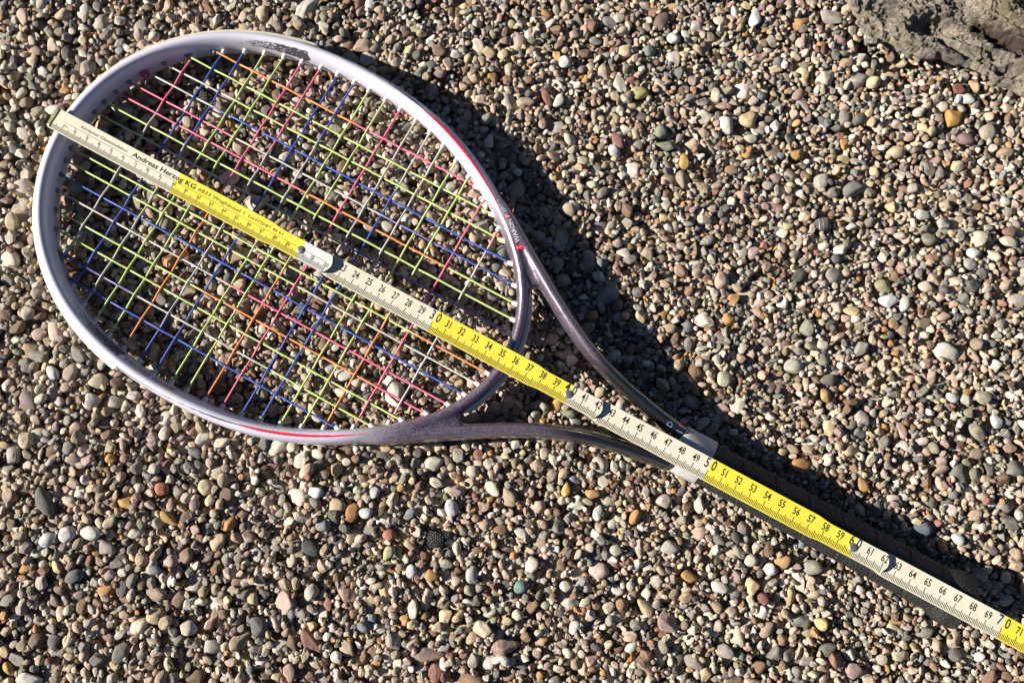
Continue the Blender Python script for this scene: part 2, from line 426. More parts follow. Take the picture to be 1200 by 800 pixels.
# pebbles that stand out by colour or size, each a thing of its own:  u, v, long px, short px, angle in the photograph, colour, description
NOTE = [
 (1120, 138, 24, 19, 70, (.44, .235, .065), 'glossy orange yellow pebble below the rough rock in the corner'),
 (1131, 116, 20, 13, -15, (.66, .66, .58), 'long smooth white pebble just below the rough rock'),
 (1123, 106, 15, 13, 0, (.21, .08, .06), 'dark red blocky pebble touching the foot of the rough rock'),
 (1159, 155, 18, 16, 70, (.36, .32, .26), 'round beige grey pebble right of the glossy orange pebble'),
 (1133, 162, 20, 16, -20, (.20, .13, .13), 'dull purple brown pebble under the glossy orange pebble'),
 (1052, 177, 20, 14, 5, (.48, .40, .27), 'flat sand coloured oval pebble below and left of the orange pebble'),
 (749, 109, 21, 15, -5, (.42, .38, .17), 'flat olive yellow pebble with a smooth face in the upper gravel'),
 (789, 46, 15, 12, -20, (.72, .69, .62), 'bright white egg shaped pebble near the top edge, left of a smaller pale one'),
 (885, 22, 19, 12, 80, (.70, .68, .63), 'tall bright white pebble near the top edge'),
 (761, 58, 15, 14, 0, (.17, .21, .20), 'teal grey round pebble near the top edge'),
 (775, 25, 20, 14, 70, (.15, .11, .085), 'dark brown oval pebble at the top edge'),
 (733, 59, 18, 14, 35, (.62, .48, .32), 'broken cream pebble with a peach face near the teal grey pebble'),
 (852, 146, 20, 14, -70, (.66, .62, .54), 'chalky white pebble with a pitted face in the upper right gravel'),
 (724, 165, 19, 12, -60, (.27, .13, .115), 'dull purple red flat pebble in the upper gravel'),
 (773, 153, 17, 17, 20, (.24, .26, .20), 'three cornered green grey pebble in the upper gravel'),
 (781, 170, 22, 13, -5, (.20, .22, .165), 'long dark green oval pebble under the three cornered pebble'),
 (720, 177, 16, 12, -60, (.62, .61, .58), 'white pebble streaked with grey beside the purple red flat pebble'),
 (802, 188, 17, 11, -75, (.46, .30, .09), 'ochre brown oval pebble in the upper right gravel'),
 (641, 114, 22, 9, -60, (.26, .11, .08), 'slim rust red pebble leaning beside a white teardrop'),
 (655, 117, 16, 11, 60, (.66, .62, .52), 'cream white teardrop pebble beside the slim rust red pebble'),
 (662, 72, 14, 13, 30, (.70, .69, .65), 'round white pebble in the gravel above the racket head'),
 (815, 57, 5, 5, 0, (.6, .6, .6), None),
 (1003, 219, 27, 16, 15, (.16, .155, .145), 'large dark grey slab pebble in the right hand gravel'),
 (965, 262, 20, 16, 5, (.105, .10, .10), 'nearly black angular pebble below the large dark grey slab pebble'),
 (1045, 242, 13, 12, 0, (.60, .50, .28), 'small round pale yellow pebble right of the dark grey slab pebble'),
 (1080, 252, 19, 12, -5, (.66, .60, .53), 'pale pinkish white oval pebble in the right hand gravel'),
 (1089, 280, 18, 14, -5, (.24, .23, .185), 'smooth olive grey oval pebble in the right hand gravel'),
 (1148, 279, 21, 17, 25, (.60, .56, .42), 'large cream white pebble near the right edge, left of a similar one'),
 (1183, 283, 21, 13, -15, (.60, .56, .42), 'cream white oval pebble close to the right edge of the picture'),
 (1142, 296, 15, 13, 0, (.70, .69, .66), 'bright white round pebble under the large cream white pebble'),
 (1138, 310, 17, 13, -10, (.31, .29, .29), 'lavender grey pebble resting on a second grey one near the right edge'),
 (1043, 352, 20, 15, 10, (.62, .62, .61), 'brightest white smooth pebble in the middle of the right hand gravel'),
 (1061, 356, 18, 12, 75, (.52, .52, .50), 'upright pale grey pebble right of the brightest white pebble'),
 (1038, 334, 20, 15, -25, (.30, .27, .17), 'olive brown oval pebble above the brightest white pebble'),
 (1085, 336, 18, 13, -25, (.60, .49, .38), 'peach white oval pebble above and right of the brightest white pebble'),
 (948, 383, 18, 15, 80, (.26, .255, .215), 'flat olive grey round pebble in the middle right gravel'),
 (931, 428, 22, 17, 5, (.46, .44, .37), 'large flat pale grey pebble beside a shaded hollow right of the shafts'),
 (968, 464, 18, 13, -60, (.52, .34, .14), 'golden tan pebble in the gravel right of the handle collar'),
 (850, 443, 18, 17, 80, (.46, .43, .34), 'round creamy pebble in the sun just beyond the shaft shadow'),
 (1117, 466, 17, 12, -5, (.74, .73, .70), 'bright white pebble in the lower right gravel'),
 (1167, 494, 17, 13, -50, (.50, .51, .50), 'pale bluish white pebble near the right edge'),
 (1147, 506, 23, 16, -40, (.25, .235, .18), 'large olive brown oval pebble near the right edge'),
 (1151, 466, 19, 15, -5, (.42, .37, .27), 'smooth sand brown round pebble near the right edge'),
 (1082, 620, 22, 17, 10, (.11, .14, .18), 'dark blue oval pebble lying in the shadow of the handle'),
 (1122, 631, 15, 12, -35, (.54, .56, .58), 'pale blue white pebble at the rim of the handle shadow'),
 (1011, 567, 17, 12, -60, (.40, .23, .10), 'tan orange pebble at the upper rim of the handle shadow'),
 (57, 632, 20, 15, 35, (.76, .75, .74), 'bright white egg shaped pebble, left of the row of three white pebbles'),
 (79, 625, 20, 19, 20, (.72, .71, .69), 'round bright white pebble, middle of the row of three white pebbles'),
 (106, 624, 23, 15, -15, (.66, .63, .55), 'cream white pebble, right of the row of three white pebbles'),
 (54, 588, 34, 16, -65, (.135, .14, .115), 'long dark green pebble above the row of three white pebbles'),
 (86, 675, 22, 17, 20, (.145, .145, .15), 'dark slate grey oval pebble below the row of three white pebbles'),
 (241, 571, 19, 17, 0, (.56, .48, .32), 'round cream yellow pebble in the lower left gravel'),
 (247, 585, 15, 11, 75, (.60, .53, .34), 'upright pale yellow pebble under the round cream yellow pebble'),
 (199, 608, 24, 11, -40, (.44, .28, .10), 'golden brown twig shaped pebble in the lower left gravel'),
 (189, 573, 16, 14, -20, (.44, .17, .10), 'brick red lumpy pebble in the lower left gravel'),
 (130, 537, 12, 10, 0, (.55, .26, .07), 'small glossy orange pebble left of the racket head'),
 (218, 650, 18, 16, 60, (.27, .18, .14), 'brown pebble with two small holes in the lower left gravel'),
 (260, 518, 18, 11, 15, (.62, .57, .44), 'cream oval pebble close under the racket frame'),
 (63, 437, 17, 11, -60, (.72, .70, .64), 'bright white pebble left of the racket frame'),
 (105, 470, 22, 19, 10, (.52, .50, .45), 'large whitish round pebble below the left of the frame'),
 (113, 446, 20, 17, 10, (.46, .41, .31), 'flat cream pebble tucked against the lower left of the frame'),
 (370, 577, 20, 12, 0, (.70, .68, .66), 'knobbly white stone in the gravel below the racket head'),
 (440, 577, 13, 11, 90, (.54, .56, .58), 'small pale blue white pebble below the racket head'),
 (412, 601, 22, 16, 85, (.38, .19, .07), 'glossy chestnut brown pebble below the racket head'),
 (429, 601, 15, 12, 0, (.50, .52, .52), 'pale grey pebble right of the glossy chestnut pebble'),
 (379, 615, 17, 13, 0, (.22, .225, .23), 'blue grey oval pebble left of the glossy chestnut pebble'),
 (529, 595, 21, 15, -75, (.70, .67, .60), 'white pebble with a dark pit beside the black mesh scrap'),
 (455, 648, 18, 12, 60, (.42, .41, .23), 'pale lime green pebble in the lower gravel'),
 (553, 673, 20, 14, 85, (.36, .37, .37), 'smooth pale slate oval pebble in the lower gravel'),
 (506, 674, 16, 13, 0, (.44, .27, .09), 'ochre orange oval pebble in the lower gravel'),
 (482, 669, 15, 12, 80, (.64, .62, .60), 'pale lilac white pebble in the lower gravel'),
 (457, 626, 15, 12, -10, (.48, .18, .13), 'coral red pebble in the lower gravel'),
 (365, 642, 24, 15, -30, (.08, .08, .08), 'pair like black pebble in the lower left gravel, darkest of all'),
 (508, 543, 22, 16, 20, (.52, .51, .44), 'large pale cream pebble just under the lower shaft'),
 (664, 573, 17, 10, 80, (.62, .40, .12), 'bright yellow orange oval pebble below the lower shaft'),
 (695, 579, 17, 11, -5, (.48, .31, .12), 'tan yellow oval pebble right of the bright yellow orange one'),
 (744, 606, 19, 11, 65, (.42, .22, .09), 'brown orange slim pebble in the gravel below the collar'),
 (701, 601, 18, 11, 80, (.44, .45, .46), 'upright bluish grey pebble with a pale skin in the lower middle gravel'),
 (787, 642, 23, 16, -10, (.43, .40, .34), 'large flat light grey pebble in the lower middle gravel'),
 (809, 676, 20, 13, -25, (.46, .27, .10), 'orange brown oval pebble in the lower middle gravel'),
 (610, 688, 16, 15, 30, (.12, .22, .19), 'dark teal green pebble in the lower middle gravel'),
 (722, 645, 14, 12, 0, (.30, .31, .26), 'round green grey pebble in the lower middle gravel'),
 (673, 735, 16, 11, 75, (.72, .72, .70), 'bright white oval pebble near the bottom edge'),
 (607, 722, 14, 12, -30, (.60, .54, .42), 'pale cream egg shaped pebble near the bottom edge'),
 (664, 687, 15, 12, 0, (.62, .56, .48), 'knobbly cream white stone in the lower middle gravel'),
 (730, 710, 16, 14, -30, (.24, .15, .085), 'round brown pebble beside a dark hollow near the bottom'),
 (918, 658, 18, 15, 5, (.50, .32, .14), 'yellow brown rounded pebble under the handle'),
 (880, 656, 15, 13, 20, (.50, .49, .42), 'pale greenish white round pebble left of the yellow brown one'),
 (903, 667, 14, 14, 0, (.62, .64, .64), 'round white pebble between the lower gravel and the handle'),
 (964, 731, 17, 15, -30, (.62, .46, .20), 'cream pebble with an orange rim below the handle'),
 (954, 665, 21, 16, -5, (.27, .26, .21), 'large olive grey pebble touching the handle side'),
 (895, 701, 16, 13, -60, (.20, .08, .065), 'dark maroon pebble in the lower right gravel'),
 (867, 781, 12, 8, 80, (.60, .36, .08), None),
 (973, 762, 22, 14, 25, (.17, .165, .14), 'dark olive slab pebble near the bottom edge right of the middle'),
]
NOTE = [n for n in NOTE if n[6]]
note_state = []
for (u, v, a, b_, ang, colr, lab) in NOTE:
    P = unproject(u, v, -0.001)
    # direction of the long axis in the world
    Q = unproject(u + 10 * math.cos(math.radians(ang)), v - 10 * math.sin(math.radians(ang)), -0.001)
    d = Q - P; yaw = math.atan2(d.y, d.x); px = d.length / 10
    ax = np.array([a * px / 2 * 1.04, b_ * px / 2 * 1.04, b_ * px / 2 * rng.uniform(.66, .84)])
    e = (rng.normal(0, .18), rng.normal(0, .15), yaw)
    R = eul_mat(e)
    zt = float(undul(P.x, P.y)) + .0046
    z = drop(P.x, P.y, ax, R, zfix=zt - math.sqrt((R @ np.diag(ax ** 2) @ R.T)[2, 2]))
    if z is not None:
        colr = tuple(min(c_, .60) * .92 * q_ for c_, q_ in zip(colr, (1, .97, .92)))
        note_state.append((P.x, P.y, z, e, ax, colr, lab))
SCRAPS = []
for (u, v) in ((509, 633), (242, 113)):
    P = unproject(u, v, 0)
    SCRAPS.append((P.x, P.y)); stamp(P.x, P.y, .0055, -.0035)

mask_j, mask_i = np.nonzero(MASK)
NM = len(mask_j)
POS, ROT, SCL = [], [], []
N_TRY = 150000
dia = np.exp(rng.normal(math.log(.0064), .42, N_TRY)); dia = np.clip(dia, .0026, .0150)
half = N_TRY // 2
dia[half:] = np.clip(np.exp(rng.normal(math.log(.0050), .40, N_TRY - half)), .0022, .012)
dia[-45000:] = np.clip(np.exp(rng.normal(math.log(.0030), .25, 45000)), .0018, .0055)
el = np.stack([rng.uniform(1.0, 1.5, N_TRY), rng.uniform(.82, 1.05, N_TRY), rng.uniform(.5, .88, N_TRY)], 1) / 2
eu = np.stack([rng.normal(0, .42, N_TRY), rng.normal(0, .42, N_TRY), rng.uniform(0, 2 * math.pi, N_TRY)], 1)
lj = rng.normal(0, .0013, N_TRY)
K = 9
rnd_tiny = rng.random(N_TRY)
cand = rng.integers(0, NM, (N_TRY, K))
for t in range(N_TRY):
    c = cand[t]; J = mask_j[c]; I = mask_i[c]
    k = int((H[J, I] - LIM[J, I]).argmin()); j, i = J[k], I[k]
    x = GX0 + (i + .5) * RES; y = GY0 + (j + .5) * RES
    f_ = min(1, max(0, (.42 - x * .55 - y) / .55)); f_ = f_ * f_ * (3 - 2 * f_)
    if t > N_TRY - 45000 and rnd_tiny[t] < .45 * f_: continue
    dt = dia[t] * (.95 + .20 * f_)
    ax = el[t] * dt
    L = float(LIM[j, i]) + float(lj[t]) + .12 * dt + .0014
    if H[j, i] + ax[2] * 1.2 > L: continue
    z = drop(x, y, ax, eul_mat(eu[t]), lim=L)
    if z is not None:
        POS.append((x, y, z)); ROT.append(eu[t]); SCL.append(ax)
print('pebbles', len(POS), 'noted', len(note_state), 'of', len(NOTE))
POS = np.array(POS); ROT = np.array(ROT); SCL = np.array(SCL); NP_ = len(POS)

stone_mat = stone_material('gravel_stone')
NSH = 56
shapes = bpy.data.collections.new('pebble_shapes')
shape_meshes = []
for k in range(NSH):
    Wv, Fv = pebble_shape(100 + k, k % 5 < 3)
    me = mesh_from('pebble_shape', Wv, Fv); me.materials.append(stone_mat)
    shape_meshes.append(me)
    o = bpy.data.objects.new('pebble_shape_%03d' % k, me); shapes.objects.link(o)

me = bpy.data.meshes.new('gravel')
me.from_pydata([tuple(p) for p in POS], [], [])
def attr(name, typ, data, key='vector'):
    a = me.attributes.new(name, typ, 'POINT')
    a.data.foreach_set(key, np.ascontiguousarray(data, dtype=np.int32 if typ == 'INT' else np.float32).ravel())
attr('rot', 'FLOAT_VECTOR', ROT)
attr('size', 'FLOAT_VECTOR', SCL * 1.05)
attr('pick', 'INT', rng.integers(0, NSH, NP_), 'value')
attr('seed', 'FLOAT', rng.uniform(0, 100, NP_), 'value')
tc = np.concatenate([tints(NP_), np.ones((NP_, 1))], 1)
attr('tint', 'FLOAT_COLOR', tc, 'color')
gravel = link('gravel', me, stone_mat, kind='stuff', label='mixed small pebbles in beige, grey and brown covering the ground', cat='gravel')
ng = bpy.data.node_groups.new('scatter_gravel', 'GeometryNodeTree')
ng.interface.new_socket('Geometry', in_out='INPUT', socket_type='NodeSocketGeometry')
ng.interface.new_socket('Geometry', in_out='OUTPUT', socket_type='NodeSocketGeometry')
N = ng.nodes; L_ = ng.links
gi = N.new('NodeGroupInput'); go = N.new('NodeGroupOutput')
iop = N.new('GeometryNodeInstanceOnPoints'); ci = N.new('GeometryNodeCollectionInfo')
ci.inputs['Collection'].default_value = shapes
ci.inputs['Separate Children'].default_value = True; ci.inputs['Reset Children'].default_value = True
def named(n, t):
    a = N.new('GeometryNodeInputNamedAttribute'); a.data_type = t; a.inputs['Name'].default_value = n
    return [s for s in a.outputs if s.enabled and s.name == 'Attribute'][0]
L_.new(gi.outputs[0], iop.inputs['Points']); L_.new(ci.outputs[0], iop.inputs['Instance'])
iop.inputs['Pick Instance'].default_value = True
L_.new(named('pick', 'INT'), iop.inputs['Instance Index'])
er = N.new('FunctionNodeEulerToRotation'); L_.new(named('rot', 'FLOAT_VECTOR'), er.inputs[0]); L_.new(er.outputs[0], iop.inputs['Rotation'])
L_.new(named('size', 'FLOAT_VECTOR'), iop.inputs['Scale'])
L_.new(iop.outputs[0], go.inputs[0])
md = gravel.modifiers.new('scatter', 'NODES'); md.node_group = ng

for k, (x, y, z, e, ax, colr, lab) in enumerate(note_state):
    src = shape_meshes[(k * 7 + 2) % NSH] if 'angular' in lab or 'knobbly' in lab or 'slab' in lab or 'corner' in lab or 'blocky' in lab else shape_meshes[[j for j in range(NSH) if j % 5 >= 3][(k * 5) % 22]]
    mp = src.copy(); mp.name = 'pebble'; mp.materials.clear(); mp.materials.append(stone_material('pebble_stone', colr))
    o = link('pebble', mp, None, label=lab, cat='pebble', group='pebbles that stand out in the gravel')
    o.location = (x, y, z); o.rotation_euler = e; o.scale = ax * 1.05

# ------------------------------------------------------------------ rough rock in the corner
nu, nv = 520, 360
V = []
rx = np.linspace(.385, .745, nu); ry = np.linspace(.315, .565, nv)
RG = np.zeros((nv, nu)); 
for j, y in enumerate(ry):
    for i, x in enumerate(rx):
        fi = (x - .385) / .36 * 82; fj = (y - .315) / .25 * 60
        a, b_ = int(min(fi, 81)), int(min(fj, 59)); s, t = fi - a, fj - b_
        d = CD[b_, a] * (1 - s) * (1 - t) + CD[b_, a + 1] * s * (1 - t) + CD[b_ + 1, a] * (1 - s) * t + CD[b_ + 1, a + 1] * s * t
        p = Vector((x, y, 0))
        d += .006 * mnoise.noise(p * 60) + .003 * mnoise.noise(p * 170)
        h = -.012 + .023 * (1 - math.exp(-max(d + .003, 0) / .0022)) + (0.05 * max(d, 0))
        if d > -.002:
            q = Vector((x * 1.0 + .4 * y, y * 2.1 - .9 * x, 0))
            w = min(1, (d + .002) / .006)
            rdg = mnoise.ridged_multi_fractal(q * 38, 1.0, 2.1, 5, 1.0, 2.0)
            h += w * (.0055 * mnoise.noise(p * 26) + .0030 * (rdg - 1.0) + .0026 * mnoise.noise(Vector((x * 150 + y * 60, y * 330 - x * 120, 0))) + .0019 * abs(mnoise.noise(p * 330)) + .0010 * mnoise.noise(p * 620) + .0012 * abs(mnoise.noise(p * 950)))
            # hollows
            for (hx, hy, ra, rb, an, dep) in ((.4843, .3545, .016, .007, .55, .013), (.528, .366, .022, .0065, -.15, .009), (.446, .351, .010, .005, .5, .006), (.500, .345, .012, .003, -.2, .007), (.548, .346, .012, .004, .2, .008)):
                ca, sa = math.cos(an), math.sin(an)
                ux = ((x - hx) * ca + (y - hy) * sa) / ra; uy = (-(x - hx) * sa + (y - hy) * ca) / rb
                r2 = ux * ux + uy * uy + .35 * mnoise.noise(p * 150)
                h -= dep * math.exp(-max(r2, 0) ** 1.6)
        # the foot is undercut: low points step back under the rim
        a1 = min(a + 1, 81); b1 = min(b_ + 1, 59)
        gx_ = (CD[b_, a1 + 1] - CD[b_, a]) ; gy_ = (CD[b1 + 1, a] - CD[b_, a]); gl = math.hypot(gx_, gy_) + 1e-9
        back = .018 * (1 - sstep(-.006, .009, h)) if -.02 < d < .012 else .013 * (h < 0)
        V.append((x + gx_ / gl * back, y + gy_ / gl * back, max(h, -.013)))
F = [(j * nu + i, j * nu + i + 1, (j + 1) * nu + i + 1, (j + 1) * nu + i) for j in range(nv - 1) for i in range(nu - 1)]
n0 = len(V)
V.append((.565, .44, -.016))
rim = [i for i in range(nu)] + [(j * nu + nu - 1) for j in range(1, nv)] + [((nv - 1) * nu + i) for i in range(nu - 2, -1, -1)] + [j * nu for j in range(nv - 2, 0, -1)]
for a, b_ in zip(rim, rim[1:] + rim[:1]): F.append((b_, a, n0))
b = NB('rough_rock')
oc = b.coord('Object')
mp_ = b.node('ShaderNodeMapping'); mp_.inputs['Rotation'].default_value = (0, 0, -.5); mp_.inputs['Scale'].default_value = (1, 2.2, 1); b.link(oc, mp_.inputs[0])
n1 = b.noise(mp_.outputs[0], 40, 6, .7); n2 = b.noise(mp_.outputs[0], 380, 6, .8); n3 = b.noise(oc, 18, 3, .6)
c = b.ramp(n1.outputs[0], [(.30, (.07, .055, .04, 1)), (.43, (.20, .17, .135, 1)), (.56, (.35, .30, .235, 1)), (.70, (.48, .39, .275, 1))])
c = b.mix(c, b.ramp(n2.outputs[0], [(.3, .3), (.5, 1), (.66, 2.0)]), 1.0, 'MULTIPLY')
c = b.mix(c, (.30, .20, .09, 1), b.ramp(n3.outputs[0], [(.52, 0), (.68, .55)]))
c = b.mix(c, (.16, .15, .07, 1), b.ramp(b.noise(oc, 33, 4, .7).outputs[0], [(.55, 0), (.70, .6)]))
# dark moss stain
sx = b.node('ShaderNodeVectorMath', operation='SUBTRACT'); b.link(oc, sx.inputs[0]); sx.inputs[1].default_value = (.526, .366, 0)
rt_ = b.node('ShaderNodeMapping'); rt_.inputs['Rotation'].default_value = (0, 0, .15); rt_.inputs['Scale'].default_value = (30, 95, 0); b.link(sx.outputs[0], rt_.inputs[0])
ln = b.node('ShaderNodeVectorMath', operation='LENGTH'); b.link(rt_.outputs[0], ln.inputs[0])
dd = b.math('ADD', ln.outputs['Value'], b.math('MULTIPLY', b.math('SUBTRACT', n2.outputs[0], .5), 1.6))
c = b.mix(c, (.045, .026, .018, 1), b.ramp(dd, [(.55, .92), (1.0, 0.0)]))
b.set(Base_Color=c, Roughness=.92)
b.bump(b.math('ADD', n2.outputs[0], b.math('MULTIPLY', n1.outputs[0], .6)), .95, .0042)
link('rock', mesh_from('rock', V, F), b.mat, label='rough grey brown rock with hollows and a dark moss stain in the top right corner', cat='rock')

# ------------------------------------------------------------------ scraps of black plastic mesh showing in the gravel
b = NB('black_plastic_mesh'); b.set(Base_Color=(.018, .018, .02, 1), Roughness=.38)
mesh_black = b.mat
for k, (x, y) in enumerate(SCRAPS):
    V = []; F = []
    rnd = random.Random(k); n = 9; s = .0105
    e = Euler((.2, -.25, .5 + k)).to_matrix()
    for d in range(2):
        for i in range(n):
            path = []
            for j in range(17):
                uu = (i / (n - 1) - .5) * s; vv = (j / 16 - .5) * s * (1 - .25 * abs(i / (n - 1) - .5))
                wz = .00035 * math.cos(math.pi * (j / 16 * (n - 1) + i + d))
                bend = 62 * (uu * uu + vv * vv) + .0004 * math.sin(900 * uu + k) * math.cos(700 * vv)
                path.append(e @ Vector((uu, vv, wz - bend) if d == 0 else (vv, uu, wz - bend)))
            tv, tf = tube(path, .00045, 6)
            o0 = len(V); V += tv; F += [tuple(q + o0 for q in f) for f in tf]
    sc = link('mesh_scrap', mesh_from('mesh_scrap', V, F), mesh_black, cat='scrap',
         label=['scrap of black woven plastic mesh in the gravel below the racket head', 'scrap of black woven plastic mesh seen through the strings near the top of the head'][k])
    sc.location = (x, y, 0.0002)
# ------------------------------------------------------------------ the racket
racket = link('tennis_racket', None, None, label='white and purple tennis racket with rainbow strings lying on the gravel under the folding ruler', cat='racket')

def superell(n, hw, hh, ex=2.05):
    out = []
    for k in range(n):
        t = 2 * math.pi * k / n
        c_, s_ = math.cos(t), math.sin(t)
        out.append((hw * math.copysign(abs(s_) ** (2 / ex), s_), hh * math.copysign(abs(c_) ** (2 / ex), c_)))
    return out
V, F = [], []
NS = 40
def add_sweep(C, Nn, HWs, HHs, ZZ, closed):
    base = len(V); n = len(C)
    for k in range(n):
        for (a, z) in superell(NS, HWs[k], HHs[k]):
            V.append((C[k][0] + Nn[k][0] * a, C[k][1] + Nn[k][1] * a, ZZ[k] + z))
    m_ = n if closed else n - 1
    for k in range(m_):
        k2 = (k + 1) % n
        for s in range(NS):
            s2 = (s + 1) % NS
            F.append((base + k * NS + s, base + k * NS + s2, base + k2 * NS + s2, base + k2 * NS + s))
    if not closed:
        F.append(tuple(base + s for s in range(NS - 1, -1, -1))); F.append(tuple(base + (n - 1) * NS + s for s in range(NS)))
bridge = sstep(.295, .322, CEN[:, 0])
hw = HW - .0007 * bridge; hh = HH - .0022 * bridge
add_sweep(CEN, NRM, hw, hh, np.full(NR, ZC), True)
for sy in (1, -1):
    C = ARMC * np.array([1, sy])
    T_ = np.gradient(C, axis=0); T_ /= np.linalg.norm(T_, axis=1)[:, None]
    Nn = np.stack([-T_[:, 1], T_[:, 0]], 1) * sy
    xs = C[:, 0]
    hwA = .0050 + .0001 * sstep(.29, .34, xs) + .0004 * sstep(.40, .47, xs); hhA = HH - .0004 * sstep(.3, .36, xs) - .0004 * sstep(.38, .46, xs)
    hwA = hwA * (.55 + .45 * sstep(.262, .292, xs)); hhA = hhA * (.80 + .20 * sstep(.262, .295, xs))
    add_sweep(C, Nn, hwA, hhA, ZC - .0022 * sstep(.40, .48, xs), False)
    # web between the arm and the bridge
    W_ = np.array([(.286, .0800), (.297, .0715), (.308, .0625), (.318, .0560), (.3245, .0510)]) * np.array([1, sy])
    W_ = resample(W_, 16); T_ = np.gradient(W_, axis=0); T_ /= np.linalg.norm(T_, axis=1)[:, None]
    Nn = np.stack([-T_[:, 1], T_[:, 0]], 1)
    q = np.linspace(0, 1, 16)
    add_sweep(W_, Nn, .0046 + .0022 * np.sin(q * math.pi * .9), HH - .0012 - .004 * q ** 2, np.full(16, ZC), False)
# inner core of the shaft where the arms meet
xs = np.linspace(.448, .475, 12); C = np.stack([xs, 0 * xs], 1)
add_sweep(C, np.tile([0, 1.0], (12, 1)), np.full(12, .010), np.full(12, .0100), np.full(12, ZC - .0022), False)
me = mesh_from('frame_raw', V, F)
tmp = bpy.data.objects.new('frame_raw', me); COL.objects.link(tmp)
rm = tmp.modifiers.new('r', 'REMESH'); rm.mode = 'VOXEL'; rm.voxel_size = 0.00085
bpy.context.view_layer.update()
fm = bpy.data.meshes.new_from_object(tmp.evaluated_get(bpy.context.evaluated_depsgraph_get()))
bpy.data.objects.remove(tmp)
# relax the surface so the joints flow into each other
co = np.empty(len(fm.vertices) * 3, np.float32); fm.vertices.foreach_get('co', co); co = co.reshape(-1, 3).astype(float)
ed = np.empty(len(fm.edges) * 2, np.int32); fm.edges.foreach_get('vertices', ed); ed = ed.reshape(-1, 2)
deg = np.bincount(ed.ravel(), minlength=len(co)).astype(float)[:, None]
def lap(co, f):
    s = np.zeros_like(co)
    for k in range(3):
        s[:, k] = np.bincount(ed[:, 0], co[ed[:, 1], k], len(co)) + np.bincount(ed[:, 1], co[ed[:, 0], k], len(co))
    return co + f * (s / deg - co)
web = (sstep(.27, .29, co[:, 0]) * (1 - sstep(.335, .35, co[:, 0])))[:, None]
for it in range(14):
    co = lap(co, .6); co = lap(co, -.55)
for it in range(16):
    co = co + (lap(co, .6) - co) * web
fm.vertices.foreach_set('co', co.astype(np.float32).ravel()); fm.update()
fm.polygons.foreach_set('use_smooth', [True] * len(fm.polygons))
fm.name = 'frame'
FB = BVHTree.FromPolygons([tuple(c) for c in co], [tuple(p.vertices) for p in fm.polygons])

def paint_material():
    b = NB('racket_paint')
    oc = b.coord('Object'); sx = b.node('ShaderNodeSeparateXYZ'); b.link(oc, sx.inputs[0])
    n = b.noise(oc, 60, 3); X = b.math('ADD', sx.outputs[0], b.math('MULTIPLY', b.math('SUBTRACT', n.outputs[0], .5), .010))
    def ss(a, c_):
        mr = b.node('ShaderNodeMapRange', interpolation_type='SMOOTHSTEP'); b.link(X, mr.inputs[0])
        mr.inputs[1].default_value = a; mr.inputs[2].default_value = c_; return mr.outputs[0]
    f1 = ss(.250, .302); f2 = ss(.350, .398)
    fl = b.node('ShaderNodeTexVoronoi'); fl.inputs['Scale'].default_value = 1500; b.link(oc, fl.inputs['Vector'])
    flk = b.ramp(fl.outputs['Color'], [(.45, 0), (.8, 1)])
    white = b.mix((.57, .55, .635, 1), (.52, .50, .58, 1), b.ramp(b.noise(oc, 35, 4, .6).outputs[0], [(.4, 0), (.7, 1)]))
    purple = b.mix((.13, .09, .12, 1), (.26, .21, .28, 1), flk)
    c = b.mix(white, purple, f1)
    c = b.mix(c, (.006, .006, .007, 1), f2)
    b.link(b.math('ADD', b.math('MULTIPLY', f1, .45), 1.45), b.p.inputs['Coat IOR'])
    # scuffs
    sc = b.ramp(b.noise(oc, 420, 3, .8).outputs[0], [(.70, 0), (.78, .35)])
    c = b.mix(c, (.25, .23, .23, 1), b.math('MULTIPLY', sc, b.ramp(b.noise(oc, 25, 2).outputs[0], [(.5, 0), (.62, 1)])))
    met = b.math('MULTIPLY', f1, b.math('SUBTRACT', .55, b.math('MULTIPLY', f2, .55)))
    b.set(Base_Color=c, Metallic=met, Roughness=b.mix((.36, .36, .36, 1), (.34, .34, .34, 1), f1))
    b.p.inputs['Coat Weight'].default_value = 1.0
    b.p.inputs['Coat Roughness'].default_value = .2
    b.link(b.math('SUBTRACT', b.math('ADD', b.math('MULTIPLY', f1, .20), .08), b.math('MULTIPLY', f2, .10)), b.p.inputs['Coat Roughness'])
    h = b.math('MULTIPLY', fl.outputs['Distance'], b.math('MULTIPLY', f1, b.math('SUBTRACT', 1, f2)))
    b.bump(h, .10, .0003)
    return b.mat
frame = link('frame', fm, paint_material(), racket)

def flat_mat(name, col, rough=.5, spec=.5, wear=0.12, metal=0):
    b = NB(name); oc = b.coord('Object')
    n = b.noise(oc, 300, 4, .7)
    c = b.mix(col, b.ramp(n.outputs[0], [(.3, 1 - 2 * wear), (.5, 1 - wear * .5), (.7, 1)]), 1.0, 'MULTIPLY')
    b.set(Base_Color=c, Roughness=rough, Metallic=metal)
    b.p.inputs['Specular IOR Level'].default_value = spec
    return b.mat
M_red = flat_mat('red_print', (.62, .02, .055, 1), .35)
M_black = flat_mat('black_print', (.012, .012, .014, 1), .4)
M_darkgrey = flat_mat('dark_grey_print', (.07, .065, .075, 1), .4)
M_silver = flat_mat('silver_print', (.62, .60, .66, 1), .35)
M_plastic = flat_mat('white_plastic', (.66, .64, .59, 1), .45)
M_cream = flat_mat('cream_plastic', (.54, .51, .42, 1), .5)
M_ink = flat_mat('black_ink', (.022, .020, .018, 1), .6, .2)

